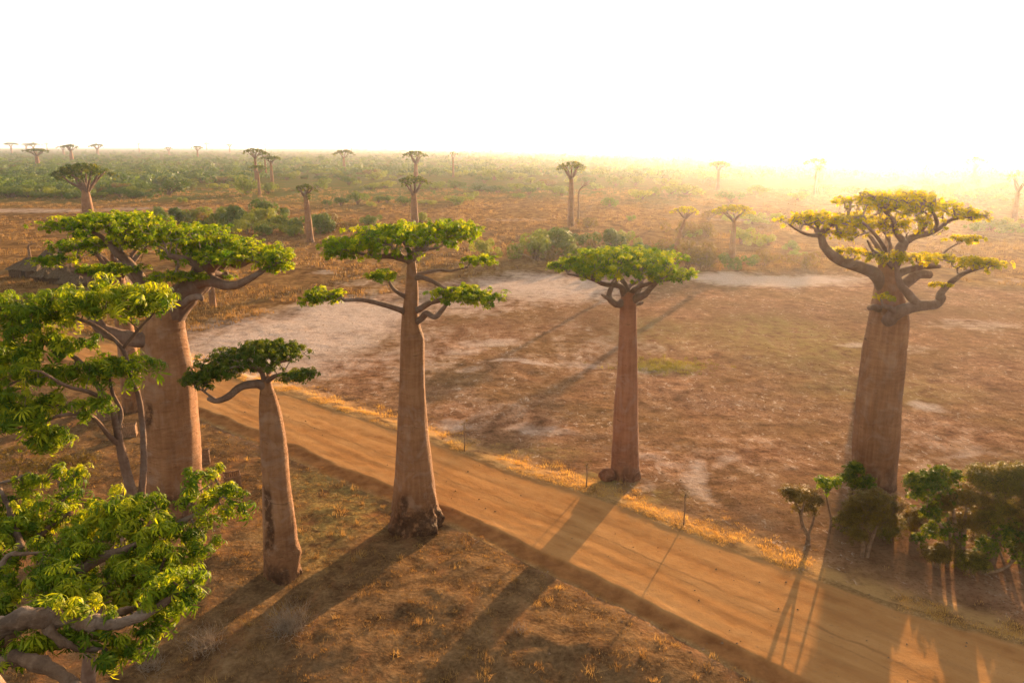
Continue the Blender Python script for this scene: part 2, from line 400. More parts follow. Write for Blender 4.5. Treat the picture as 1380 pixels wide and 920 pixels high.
def blobs(lst, x, y, seed):
    m = np.zeros_like(x); wx = x + 3.0 * fbm(x / 6, y / 6, seed=seed); wy = y + 4.0 * fbm(x / 6, y / 6, seed=seed + 1)
    for px, py, rx, ry, a in lst:
        c = G(px, py); ax = abs(G(px + rx, py)[0] - c[0]); ay = abs(G(px, max(py - ry, 201))[1] - c[1])
        q = ((wx - c[0]) / ax) ** 2 + ((wy - c[1]) / ay) ** 2
        m = np.maximum(m, a * np.exp(-q ** 1.5 * 0.8))
    return m
SALT = [(800, 470, 150, 45, .26), (640, 560, 120, 36, .24), (1000, 610, 120, 50, .24), (1260, 600, 140, 40, .26), (560, 470, 80, 40, .40), (385, 458, 135, 40, 1.0), (300, 480, 60, 28, .9), (470, 428, 100, 30, 1.0), (740, 388, 115, 18, 1.0), (620, 402, 90, 20, .6), (1060, 378, 110, 8, 1.3), (985, 374, 70, 6, 1.1), (660, 462, 40, 7, .8), (620, 474, 30, 6, .6),
        (715, 491, 60, 3, .8), (790, 491, 45, 6, .6), (905, 502, 48, 6, .7), (610, 575, 34, 10, .7), (735, 590, 42, 10, .6), (960, 640, 22, 40, .7), (1000, 622, 30, 8, .5), (1250, 548, 24, 7, .9), (1290, 608, 70, 8, .6), (1140, 462, 24, 4, .8),
        (890, 612, 40, 8, .5), (640, 500, 18, 8, .5), (1330, 440, 60, 8, .5), (880, 655, 25, 10, .5), (60, 284, 130, 3, .7), (200, 281, 60, 2, .6), (500, 385, 70, 7, .4), (440, 368, 25, 3, .6), (420, 392, 20, 3, .4), (570, 368, 30, 3, .4),
        (1010, 297, 60, 2, .6), (700, 297, 50, 2, .5), (1370, 380, 30, 5, .6), (1230, 470, 50, 6, .35), (860, 470, 60, 10, .35), (760, 470, 70, 12, .3)]
OLIVE = [(900, 493, 32, 7, 1), (1060, 455, 95, 30, .5), (1180, 520, 90, 20, .35), (900, 450, 70, 20, .3), (470, 650, 90, 36, .5), (440, 700, 70, 40, .45), (500, 620, 60, 20, .4), (600, 590, 40, 10, .5), (810, 650, 30, 10, .6), (860, 680, 50, 12, .4), (720, 610, 60, 12, .3)]
DARK = [(1290, 745, 130, 40, 1), (1190, 700, 110, 40, .9), (820, 440, 70, 30, .6), (640, 440, 60, 20, .4), (1110, 485, 45, 10, .5), (1250, 420, 90, 14, .4), (1040, 430, 80, 20, .4), (1180, 720, 180, 40, .7), (1300, 770, 90, 40, .6), (420, 890, 80, 40, .4), (700, 320, 250, 12, .5), (560, 330, 200, 12, .4), (300, 640, 80, 60, -.3)]

def land_sheet():
    def axis(fine, a, b, lim0, lim1, g=1.085):
        c = np.arange(a, b, fine); up = [b]; st = fine
        while up[-1] < lim1: st *= g; up.append(up[-1] + st)
        dn = [a - fine]; st = fine
        while dn[-1] > lim0: st *= g; dn.append(dn[-1] - st)
        return np.concatenate([dn[::-1], c, up])
    xs = axis(0.24, -34, 40, -5200, 5200); ys = axis(0.24, 24, 78, -300, 8500, 1.03)
    X, Y = np.meshgrid(xs, ys, indexing='ij'); x, y = X.ravel(), Y.ravel()
    z, dn, df = land(x, y)
    inside = (dn < 1.1) & (df < 0.4) & (x > -61) & (x < 39)
    z = np.where(inside, z - 0.5, z)
    d = np.hypot(x, y); z = z - 0.0 * d
    nx, ny = len(xs), len(ys)
    i, j = np.meshgrid(np.arange(nx - 1), np.arange(ny - 1), indexing='ij'); a = i * ny + j
    F = np.stack([a, a + ny, a + ny + 1, a + 1], -1).reshape(-1, 4)
    gl = sstep(-1, 5, y - field_far(x) + 7 * fbm(x / 9, y / 9, seed=14, oct=3))
    side = sstep(0.6, 2.5, dn)
    verge = np.exp(-((df - 1.2) / 1.3) ** 2) * (df > -0.5) * (x > -40)
    b = MB(); b.add(np.stack([x, y, z], 1), F)
    g = b.build("ground", M_GROUND, attrs=dict(green=sstep(285, 380, y + 60 * fbm(x / 60, y / 90, seed=33, oct=3)) * sstep(150, -90, x - .25 * y), salt=blobs(SALT, x, y, 40) * (1 - side), olive=blobs(OLIVE, x, y, 44), dark=blobs(DARK, x, y, 48), grassland=gl * (1 - side), scrubland=side, verge=verge))
    tag(g, "dry reddish brown plain with pale salt pan and brown grassland", kind="structure")
def road_strip():
    xs = np.arange(-61.5, 39.5, 0.17); n = 78
    lo = edge_near(xs) - 1.35 / CS - 0.3; hi = edge_far(xs) + 0.65 / CS + 0.3
    sN = np.concatenate([np.linspace(0, 0.28, 34), np.linspace(0.28, 0.86, 26)[1:], np.linspace(0.86, 1, 20)[1:]]); n = len(sN)
    X = np.repeat(xs[:, None], n, 1); Y = lo[:, None] + (hi - lo)[:, None] * sN[None]
    x, y = X.ravel(), Y.ravel(); z, dn, df = land(x, y)
    e = np.zeros((len(xs), n)); e[:, 0] = .09; e[:, -1] = .09; e[:, 1] = .02; e[:, -2] = .02
    z = z + 0.004 - e.ravel()
    i, j = np.meshgrid(np.arange(len(xs) - 1), np.arange(n - 1), indexing='ij'); a = i * n + j
    F = np.stack([a, a + n, a + n + 1, a + 1], -1).reshape(-1, 4)
    wroad = (edge_far(x) - edge_near(x)) * CS
    b = MB(); b.add(np.stack([x, y, z], 1), F)
    o = b.build("dirt_road", M_ROAD, attrs=dict(across=np.clip(-df / wroad, -1, 2), bank=sstep(-.05, .25, dn), outer=np.maximum(sstep(.9, 1.5, dn), sstep(.05, .4, df))))
    tag(o, "wide orange dirt road crossing the plain with worn wheel ruts and eroded bank", kind="structure")

def ground_materials():
    m, t, o = mat("dry_ground"); k = NT(t); g = k.n("ShaderNodeNewGeometry").outputs['Position']
    n1 = k.noise(g, 0.09, 5, 0.6); n2 = k.noise(g, 0.7, 6, 0.65); n3 = k.noise(g, 5.0, 5, 0.7); n4 = k.noise(k.scaled(g, 1, .45, 1), 0.32, 6, 0.68, 0.4); fine = k.noise(g, 22, 3, 0.7)
    soil = k.ramp(k.math('ADD', k.math('MULTIPLY', n2, .6), k.math('MULTIPLY', n4, .4)), [(.36, (.080, .040, .023)), (.46, (.195, .100, .056)), (.56, (.29, .158, .090)), (.70, (.40, .25, .155))])
    soil = k.mix(k.maprange(n3, .50, .66), soil, (.09, .042, .02))
    soil = k.mix(k.math('MULTIPLY', k.maprange(n1, .40, .60), .5), soil, k.mix(n2, (.075, .042, .018), (.20, .125, .050)))
    spot = k.noise(g, 1.7, 4, .7); soil = k.mix(k.math('MULTIPLY', k.maprange(spot, .54, .68), .6), soil, (.07, .034, .016))
    fl = k.math('MULTIPLY', k.maprange(k.noise(k.scaled(g, 1, .6, 1), 2.2, 6, 0.75, 0.6), .57, .62), k.maprange(n4, .44, .56)); soil = k.mix(k.math('MULTIPLY', fl, .8), soil, (.44, .34, .26))
    grass = k.ramp(k.math('ADD', k.math('MULTIPLY', n2, .5), k.math('MULTIPLY', n4, .5)), [(.36, (.055, .026, .010)), (.47, (.125, .064, .024)), (.57, (.21, .118, .044)), (.70, (.29, .18, .08))])
    grass = k.mix(k.maprange(n3, .55, .70), grass, (.075, .045, .022))
    scr = k.ramp(k.math('ADD', k.math('MULTIPLY', n2, .55), k.math('MULTIPLY', n3, .45)), [(.36, (.046, .025, .013)), (.48, (.108, .062, .030)), (.58, (.168, .100, .048)), (.70, (.235, .148, .078))])
    scr = k.mix(k.math('MULTIPLY', k.maprange(n4, .52, .66), .6), scr, (.22, .098, .042))
    grass = k.mix(k.math('MULTIPLY', k.attr('green'), k.maprange(n1, .34, .5, .3, .9)), grass, k.mix(n3, (.035, .045, .010), (.12, .125, .030)))
    c = k.mix(k.attr("grassland"), soil, grass); c = k.mix(k.attr("scrubland"), c, scr)
    c = k.mix(k.math('MULTIPLY', k.attr("dark"), k.maprange(n2, .35, .6)), c, (.105, .065, .038))
    ol = k.math('MULTIPLY', k.attr("olive"), k.maprange(n2, .38, .56)); c = k.mix(ol, c, k.mix(k.maprange(n3, .4, .6), (.12, .10, .03), (.27, .23, .07)))
    c = k.mix(k.math('MULTIPLY', k.attr("verge"), k.maprange(n2, .34, .55)), c, k.mix(n3, (.26, .13, .05), (.42, .27, .11)))
    st = k.math('ADD', k.attr("salt"), k.math('MULTIPLY', k.math('SUBTRACT', k.math('ADD', k.math('MULTIPLY', n4, .5), k.math('MULTIPLY', n2, .5)), .5), 2.2))
    sm = k.math('MULTIPLY', k.maprange(st, .22, .95), k.maprange(k.attr("salt"), .05, .25)); c = k.mix(k.math('MULTIPLY', sm, k.maprange(n3, .3, .62, .4, .92)), c, k.mix(n3, (.34, .25, .20), (.55, .45, .39)))
    h = k.math('ADD', k.math('MULTIPLY', n2, 1.2), k.math('ADD', k.math('MULTIPLY', n3, .30), k.math('MULTIPLY', fine, .06)))
    k.l(k.diffuse(c, 0.95, k.bump(h, 0.22, 0.8), 0.0), o.inputs['Surface'])
    m2, t, o = mat("road_dirt"); k = NT(t); g = k.n("ShaderNodeNewGeometry").outputs['Position']
    rot = k.n("ShaderNodeMapping"); rot.inputs['Rotation'].default_value = (0, 0, R(43)); k.l(g, rot.inputs[0])
    along = k.scaled(rot.outputs[0], .13, .8, 1); str_ = k.noise(along, 1.0, 6, .62, .2); n2 = k.noise(g, .8, 6, .65); n3 = k.noise(g, 7, 5, .7); fine = k.noise(g, 28, 3, .7)
    c = k.ramp(k.math('ADD', k.math('MULTIPLY', str_, .65), k.math('MULTIPLY', n2, .35)), [(.32, (.21, .094, .034)), (.45, (.31, .150, .055)), (.60, (.375, .195, .076)), (.76, (.44, .252, .108))])
    c = k.mix(k.maprange(n3, .56, .72), c, (.25, .14, .065))
    tr = k.attr('across'); tw = k.math('ADD', tr, k.math('MULTIPLY', k.math('SUBTRACT', k.noise(k.scaled(g, .12, .12, .12), 1, 3), .5), .25))
    for q, wd, am in ((.50, .018, .6), (.28, .04, .3), (.74, .045, .3), (.60, .012, .4)):
        f = k.math('MULTIPLY', k.maprange(k.math('ABSOLUTE', k.math('SUBTRACT', tw, q)), wd, wd * .2), k.maprange(n2, .36, .58)); c = k.mix(k.math('MULTIPLY', f, am), c, (.17, .085, .038))
    c = k.mix(k.attr("bank"), c, k.ramp(n2, [(.35, (.16, .065, .024)), (.65, (.30, .135, .05))]))
    og = k.ramp(k.math('ADD', k.math('MULTIPLY', n2, .5), k.math('MULTIPLY', n3, .5)), [(.36, (.12, .065, .028)), (.52, (.24, .14, .06)), (.66, (.38, .25, .11))])
    c = k.mix(k.attr("outer"), c, og)
    h = k.math('ADD', k.math('MULTIPLY', str_, .15), k.math('ADD', k.math('MULTIPLY', n2, .5), k.math('ADD', k.math('MULTIPLY', n3, .12), k.math('MULTIPLY', fine, .03))))
    k.l(k.diffuse(c, 0.95, k.bump(h, 0.14, 0.7), 0.0), o.inputs['Surface'])
    return m, m2
M_GROUND, M_ROAD = ground_materials()
land_sheet(); road_strip()

# ------------------------------------------------------------------ haze over the plain
def haze():
    b = MB(); x0, x1, y0, y1, z0, z1 = -6500, 6500, -500, 9500, -4, 32
    V = [(x, y, z) for x in (x0, x1) for y in (y0, y1) for z in (z0, z1)]
    b.add(V, np.array([[0, 1, 3, 2], [4, 6, 7, 5], [0, 4, 5, 1], [2, 3, 7, 6], [0, 2, 6, 4], [1, 5, 7, 3]]))
    m, t, o = mat("haze_air"); v = t.nodes.new("ShaderNodeVolumePrincipled")
    v.inputs['Color'].default_value = (.90, .92, 1.0, 1); v.inputs['Density'].default_value = HAZE_DENSITY; v.inputs['Anisotropy'].default_value = HAZE_G
    t.links.new(v.outputs[0], o.inputs['Volume'])
    h = b.build("haze", m, smooth=False); tag(h, "pale morning haze lying over the plain", kind="stuff")
haze()

# ------------------------------------------------------------------ tree builders
def bole(rows, Y, seed=0, k=72, n=150, rough_low=0.10, roots=0, knobs=(), scars=()):
    """trunk from (py, left px, right px) rows at depth Y: an eccentric, creased, tapering solid"""
    rows = np.array(sorted(rows, key=lambda r: -r[0]), float)
    c = np.array([P((l + r) / 2, py, Y) for py, l, r in rows]); rad = np.array([(r - l) / 2 * S((l + r) / 2, py, Y) for py, l, r in rows])
    return bole_m(c, rad, seed, k, n, rough_low, roots, knobs, scars, True)
def bole_m(c, rad, seed=0, k=44, n=90, rough_low=0.1, roots=0, knobs=(), scars=(), want_tint=False):
    q = spline(np.hstack([c, rad[:, None]]), n); pts, r = q[:, :3], q[:, 3]
    rg = np.random.default_rng(seed); th = np.linspace(0, 2 * np.pi, k, endpoint=False)
    z = pts[:, 2] - pts[0, 2]; T, Z = np.meshgrid(th, z); rr = np.repeat(r[:, None], k, 1)
    ct, st = np.cos(T), np.sin(T)
    disp = 0.085 * fbm(ct * 1.1, st * 1.1, Z / 3.2, seed=seed, oct=2) + 0.045 * fbm(ct * 2.6, st * 2.6, Z / 7.0, seed=seed + 2, oct=2) + 0.02 * fbm(ct * 3, st * 3, Z / 1.2, seed=seed + 3, oct=3)
    low = np.exp(-np.clip(Z, 0, None) / 1.3)
    disp = disp + rough_low * 2.2 * low * fbm(ct * 3.2, st * 3.2, Z / 0.8, seed=seed + 5, oct=4)
    if roots:
        disp = disp + 0.16 * np.exp(-np.clip(Z, 0, None) / 0.45) * np.clip(np.cos(T * roots + seed + 0.5 * np.sin(T * 2)), 0, 1)
    for _ in range(int(n * 0.35)):                    # horizontal creases part-way round the bole
        z0 = rg.uniform(0.5, z[-1]); t0 = rg.uniform(0, 6.28); wd = rg.uniform(.4, 1.6)
        dt = np.abs((T - t0 + np.pi) % (2 * np.pi) - np.pi)
        disp = disp - rg.uniform(.008, .022) * np.exp(-((Z - z0 - .06 * np.sin(T * 3 + t0)) / .09) ** 2) * (1 - sstep(wd * .6, wd, dt))
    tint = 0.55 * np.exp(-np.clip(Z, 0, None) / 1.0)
    for kt, z0, z1, wd, am in scars:                  # torn, rotted bark
        dt = np.abs((T - kt + .25 * fbm(Z * .9, Z * 0 + kt, seed=seed + 9, oct=2) + np.pi) % (2 * np.pi) - np.pi)
        f = (1 - sstep(wd * .5, wd, dt)) * sstep(z0 - .3, z0 + .3, Z) * (1 - sstep(z1 - .5, z1 + .2, Z))
        disp = disp + f * am * (2.6 * fbm(ct * 4, st * 4, Z * 1.9, seed=seed + 11, oct=4) - .35); tint = np.maximum(tint, f)
    for kt, kz, kr, kh in knobs:
        dt = np.abs((T - kt + np.pi) % (2 * np.pi) - np.pi) * rr
        disp = disp + kh * np.exp(-((dt / kr) ** 2 + ((Z - kz) / kr) ** 2))
    rr = rr * (1 + disp)
    V = np.stack([pts[:, 0:1] + rr * ct, pts[:, 1:2] + rr * st, np.repeat(pts[:, 2:3], k, 1)], -1).reshape(-1, 3)
    i, j = np.meshgrid(np.arange(n - 1), np.arange(k), indexing='ij'); j2 = (j + 1) % k
    F = np.stack([i * k + j, i * k + j2, (i + 1) * k + j2, (i + 1) * k + j], -1).reshape(-1, 4)
    V = np.vstack([V, pts[-1] + [0, 0, r[-1] * 0.35]]); a = np.arange(k)
    F2 = np.stack([(n - 1) * k + a, (n - 1) * k + (a + 1) % k, np.full(k, n * k)], -1)
    if want_tint: return V, [F, F2], np.concatenate([np.clip(.5 + .5 * tint, 0, 1).ravel(), [.5]])
    return V, [F, F2]

def ball(c, r, seed, n=18, k=26):
    ph, th = np.meshgrid(np.linspace(.02, np.pi - .02, n), np.linspace(0, 2 * np.pi, k, endpoint=False), indexing='ij')
    d = np.stack([np.sin(ph) * np.cos(th), np.sin(ph) * np.sin(th), np.cos(ph)], -1); d = d * (1 + .22 * fbm(d[..., 0] * 2.2, d[..., 1] * 2.2, d[..., 2] * 2.2, seed=seed))[..., None]
    V = (np.asarray(c) + d * np.asarray(r)).reshape(-1, 3); i, j = np.meshgrid(np.arange(n - 1), np.arange(k), indexing='ij'); j2 = (j + 1) % k
    return V, [np.stack([i * k + j, (i + 1) * k + j, (i + 1) * k + j2, i * k + j2], -1).reshape(-1, 4)]
def limb_pts(pts, Y, w0, w1, n=14):
    """limb through (px, py, depth offset) points; widths in photo pixels"""
    q = np.array([P(a, b, Y + d) for a, b, d in pts]); c = spline(q, n)
    s = S(pts[0][0], pts[0][1], Y); r = np.linspace(w0, w1, n) * 0.5 * s
    return c, r

def big_baobab(name, label, Y, base, rows, limbs, pads, leaf=dict(), seed=0, group=None, bark=None, mats_leaf=None, knobs=(), roots=5, rough_low=0.1, wander=.14, tip_r=.014, lump=None, limb_mat=None, pad_k=1.5, scars=(), limb_k=1.0):
    rg = np.random.default_rng(seed); org = np.array([base[0], base[1], zl(base[0], base[1]) - 0.05])
    root = thing(name, label, "baobab tree", org, group)
    b = MB(); V, F, TT = bole(rows, Y, seed, knobs=knobs, roots=roots, rough_low=rough_low, scars=scars); b.add(V, F, 0, TT)
    if lump:
        px, py, dd, rl = lump; V, F = ball(P(px, py, Y + dd), (rl, rl * .9, rl * .85), seed); b.add(V, F)
    b.build("trunk", bark or M_BARK, root, org)
    skel = []; sr = []
    for li, (pts, w0, w1) in enumerate(limbs):
        c, r = limb_pts(pts, Y, w0 * limb_k, w1 * limb_k * .85, max(10, 5 * len(pts))); b = MB(); V, F = tube(c, r, 12, 0.10, seed + li); b.add(V, F)
        b.build("branch", limb_mat or M_LIMB, root, org)
        h = len(c) // 3; skel += list(c[h:]); sr += list(r[h:])
    tg = []
    for px, py, dd, rx, rd, rz, n in pads:
        tg.append(pad_points(P(px, py, Y + dd), (rx * S(px, py, Y + dd), rd, rz), int(n * pad_k), rg, .72))
    tg = np.concatenate(tg); p0, p1, r0, r1, tips = grow(skel, sr, tg, tip_r=tip_r, wander=wander, rg=rg)
    b = MB(); V, F = sticks(p0, p1, r0, r1); b.add(V, F, 0)
    kw = dict(m=9, rc=.42, size=.20, nlf=6, width=.42, droop=.45); kw.update(leaf)
    m = kw.pop('m'); rc = kw.pop('rc'); size = kw.pop('size'); V, F, T = clumps(tips, m, rc, size, rg, **kw); b.add(V, F, 1, T)
    b.build("crown", [M_TWIG, mats_leaf or M_LEAF], root, org, smooth=False)
    return root

def plain_baobab(name, label, base, h, crown_r, trunk_r, seed, detail=1.0, group=None, style='flat', lean=0.0, bark=None, thick=0.16, sparse=1.0, mats_leaf=None, low=0.0):
    """a distant baobab: bole, spreading limbs, flat crown"""
    rg = np.random.default_rng(seed); x, y = base; org = np.array([x, y, zl(x, y) - .1])
    root = thing(name, label, "baobab tree", org, group)
    th = h * (1 - thick * 1.25); fz = np.array([0, .04, .15, .4, .7, .9, 1.0]); fr = np.array([1.18, 1.06, 1.0, .92, .78, .62, .5])
    off = lean * fz ** 1.5; c = np.stack([off, 0 * fz, th * fz], 1)
    kk = 20 if detail > .6 else 10; b = MB(); V, F = bole_m(c, trunk_r * fr, seed, kk, 40 if detail > .6 else 16, .08, 4); b.add(V, F); b.build("trunk", bark or M_BARK, root, (0, 0, 0))
    nl = rg.integers(6, 9); skel = []; sr = []; b = MB()
    for i in range(nl):
        az = i * 2 * np.pi / nl + rg.uniform(-.35, .35); L = crown_r * rg.uniform(.55, .8); z0 = th - rg.uniform(.2, 1.0) * trunk_r; z1 = h * (1 - thick * rg.uniform(.35, .6))
        d = np.array([np.cos(az), np.sin(az), 0]); o0 = np.array([off[-1], 0, 0])
        pts = np.array([o0 + d * trunk_r * .15 + [0, 0, z0], o0 + d * L * .35 + [0, 0, z0 + (z1 - z0) * .35], o0 + d * L * .7 + [0, 0, z0 + (z1 - z0) * .75], o0 + d * L + [0, 0, z1]])
        pts[1:3] += rg.normal(0, .05 * crown_r, (2, 3)); cc = spline(pts, 9); r = np.linspace(trunk_r * .34, trunk_r * .10, 9); V, F = tube(cc, r, 7 if detail > .6 else 5, .08, seed + i); b.add(V, F); skel += list(cc[3:]); sr += list(r[3:])
    b.build("branch", M_LIMB, root, (0, 0, 0))
    n = int(150 * detail * sparse); a = rg.uniform(0, 6.28, n); rr = crown_r * np.sqrt(rg.uniform(0, 1, n)) * (1 + .18 * np.sin(a * 3 + seed) + .1 * np.sin(a * 5 + 2 * seed)); q = np.clip(rr / crown_r, 0, 1.2)
    tz = h * (1 - thick * (0.10 + 0.42 * q ** 2)) - rg.uniform(0, .45, n) ** 1.4 * h * thick
    tg = np.stack([off[-1] + rr * np.cos(a), rr * np.sin(a), tz], 1)
    if low > 0: nn = int(n * .3); tg = np.vstack([tg, np.stack([off[-1] + low * crown_r * rg.uniform(.2, .8, nn), rg.normal(0, crown_r * .35, nn), h * (1 - thick * rg.uniform(1.1, 1.7, nn))], 1)])
    p0, p1, r0, r1, tips = grow(skel, sr, tg, tip_r=.02, rg=rg, wander=.12)
    b = MB(); V, F = sticks(p0, p1, r0, r1, 4 if detail > .6 else 3); b.add(V, F, 0)
    V, F, T = clumps(tips, int(9 if detail > .6 else 7), crown_r * .095, crown_r * .055 if detail > .6 else crown_r * .09, rg, nlf=5, width=.6, droop=.45, flat=.6); b.add(V, F, 1, T)
    b.build("crown", [M_TWIG, mats_leaf or M_LEAF_DARK], root, (0, 0, 0), smooth=False)
    return root

# ------------------------------------------------------------------ the five tall baobabs beside the road
def base_at(px, Y): 
    return (P(px, 460, Y)[0], Y)
def gpx(Y, px=690):                                  # picture row of the ground at depth Y
    return 460 - FPX * math.tan(math.atan2(-CAM_H, Y) + PITCH)
YM = 43.6; gy = gpx(YM)
big_baobab("baobab_tree", "tall baobab with scarred base and long low side branches, standing on the near road edge", YM, base_at(560, YM),
    [(gy + 8, 525, 594), (gy - 6, 525, 594), (690, 528, 592), (670, 529, 588), (640, 532, 584), (600, 534, 580), (560, 536, 576), (520, 538, 573), (480, 539, 572), (455, 540, 572), (440, 541, 567), (420, 542, 564), (400, 545, 564), (380, 547, 563), (362, 548, 561), (348, 549, 559)],
    [([(554, 352, 0), (545, 349, -.3), (523, 345, -.8), (505, 346, -1.2), (480, 340, -1.5)], 11, 4), ([(554, 352, 0), (562, 338, .2), (574, 328, .6), (592, 322, 1.2), (620, 318, 1.6)], 12, 4), ([(554, 350, 0), (550, 335, .8), (543, 325, 2.4)], 10, 4),
     ([(552, 350, 0), (558, 340, -1.2), (575, 336, -2.8), (590, 334, -3.6)], 8, 3), ([(550, 352, 0), (537, 340, -.8), (530, 335, -2)], 6, 3),
     ([(548, 400, 0), (541, 397, -.3), (530, 389, -.8), (523, 378, -1), (514, 371, -1.2)], 7, 3), ([(548, 422, 0), (538, 417, -.4), (512, 409, -1), (488, 404, -1.5), (464, 405, -1.8)], 9, 5),
     ([(556, 372, 0), (572, 368, .2), (590, 364, .5), (608, 365, .8), (630, 360, 1)], 6, 3), ([(556, 376, 0), (568, 374, -.3), (585, 380, -.8), (600, 389, -1.2), (615, 392, -1.4)], 8, 4),
     ([(558, 420, 0), (568, 415, -.4), (582, 407, -.9), (606, 403, -1.4), (632, 401, -1.6)], 10, 5), ([(558, 436, 0), (569, 428, -.6), (575, 422, -1), (586, 427, -1.3), (594, 420, -1.4), (602, 409, -1.5)], 10, 6)],
    [(548, 322, 0, 96, 4.6, .75, 330), (480, 334, -.5, 50, 2.6, .5, 110), (612, 314, .8, 46, 2.6, .6, 110), (455, 340, -1, 20, 1.3, .35, 30), (512, 372, -1.2, 26, 1.0, .25, 26), (432, 401, -1.8, 34, 1.5, .4, 60), (645, 352, 1, 26, 1.2, .3, 26), (625, 398, -1.5, 48, 1.6, .5, 110), (650, 404, -1.6, 30, 1.2, .35, 40)],
    leaf=dict(m=9, rc=.23, size=.15), seed=3, knobs=[(-1.9, 1.6, .45, .14), (-1.0, .9, .5, .15), (-2.4, .8, .4, .18), (-1.3, 8.2, .25, .08), (2.6, 1.5, .4, .15)], scars=[(-2.05, .8, 3.0, .34, .09), (-1.35, -.5, 2.2, 1.6, .055), (.2, -.5, 1.8, .8, .05)], rough_low=.24, pad_k=1.35)
YT = 50.9; gy = gpx(YT)
big_baobab("baobab_tree", "slim reddish baobab with flat umbrella crown and round lump at its foot", YT, base_at(842, YT),
    [(gy + 8, 823, 865), (gy - 4, 824, 863), (632, 824, 862), (610, 824, 861), (560, 827, 859.5), (500, 832, 859), (450, 834, 858.5), (420, 835, 858), (405, 836, 857), (394, 838, 855)],
    [([(842, 405, 0), (832, 410, -.3), (821, 401, -.6), (824, 388, -.7), (832, 378, -.4)], 12, 5), ([(823, 404, -.6), (816, 400, -.8), (811, 397, -.9)], 6, 4), ([(842, 400, 0), (836, 386, -.4), (815, 383, -1), (794, 375, -1.6), (765, 369, -2)], 10, 3),
     ([(846, 400, 0), (843, 386, .2), (838, 376, .8), (832, 368, 1.5)], 12, 4), ([(850, 405, 0), (860, 401, -.4), (870, 396, -.8), (878, 387, -1), (888, 378, -1.2)], 13, 5), ([(848, 396, 0), (860, 387, -.6), (878, 381, -1.4), (892, 378, -2)], 8, 4),
     ([(850, 402, 0), (862, 390, .9), (864, 378, 1.8), (858, 372, 2.6)], 8, 4), ([(852, 410, .2), (862, 409, .6), (866, 407, .8)], 6, 5), ([(846, 398, 0), (850, 384, 1.5), (880, 370, 3)], 8, 3)],
    [(845, 350, .5, 78, 4.4, .65, 300), (772, 360, -.8, 34, 2.0, .35, 80), (902, 370, -.6, 40, 2.2, .45, 120), (850, 366, -1.5, 60, 2.4, .5, 130), (800, 366, -1.6, 30, 1.6, .4, 60)],
    leaf=dict(m=9, rc=.22, size=.15), seed=8, bark=M_BARK_RED, roots=6, lump=(818, 640, -.7, .55), rough_low=.08)
YS = 37.6; gy = gpx(YS)
big_baobab("baobab_tree", "shortest baobab, with dark green lopsided crown and scarred bulging trunk", YS, base_at(381, YS),
    [(gy + 10, 357, 407), (gy - 4, 357, 406), (765, 357, 404), (745, 356, 403), (730, 356, 400), (700, 355, 397), (650, 354, 391), (600, 352, 386), (560, 350, 379), (535, 350, 372), (518, 352, 366), (505, 353, 364)],
    [([(357, 520, 0), (345, 517, -.3), (325, 521, -.8), (308, 534, -1.2), (292, 540, -1.3), (280, 537, -1.4)], 14, 6), ([(357, 515, 0), (352, 500, -.4), (335, 494, -1), (318, 494, -1.4)], 9, 4), ([(358, 512, 0), (364, 497, .3), (375, 488, .8), (392, 485, 1.2)], 9, 4), ([(358, 515, 0), (372, 506, -.8), (392, 503, -1.4), (410, 505, -1.7)], 7, 3), ([(357, 512, 0), (354, 495, 1.2), (345, 485, 2)], 8, 3), ([(292, 540, -1.3), (284, 534, -1.3), (272, 525, -1.3)], 5, 3)],
    [(330, 486, 0, 60, 2.4, .55, 190), (375, 476, .5, 40, 2.0, .5, 130), (270, 512, -1.3, 26, 1.1, .38, 75), (300, 500, -1, 32, 1.3, .35, 70), (405, 506, -1.6, 24, .9, .28, 60), (352, 468, .6, 30, 1.2, .3, 50)],
    leaf=dict(m=9, rc=.18, size=.12), seed=12, mats_leaf=M_LEAF_DARK, knobs=[(-.1, 2.1, .35, .16), (-1.9, 4.2, .45, -.10), (-1.8, 3.2, .5, -.12), (-1.75, 5.0, .4, -.08), (-1.4, 1.0, .5, .10)], scars=[(-2.0, 2.4, 6.0, .5, .10), (-1.7, -.3, 1.7, .9, .06), (-.1, -.3, 1.2, .6, .06)], roots=4, rough_low=.14, tip_r=.011)
YR = 49.4; gy = gpx(YR)
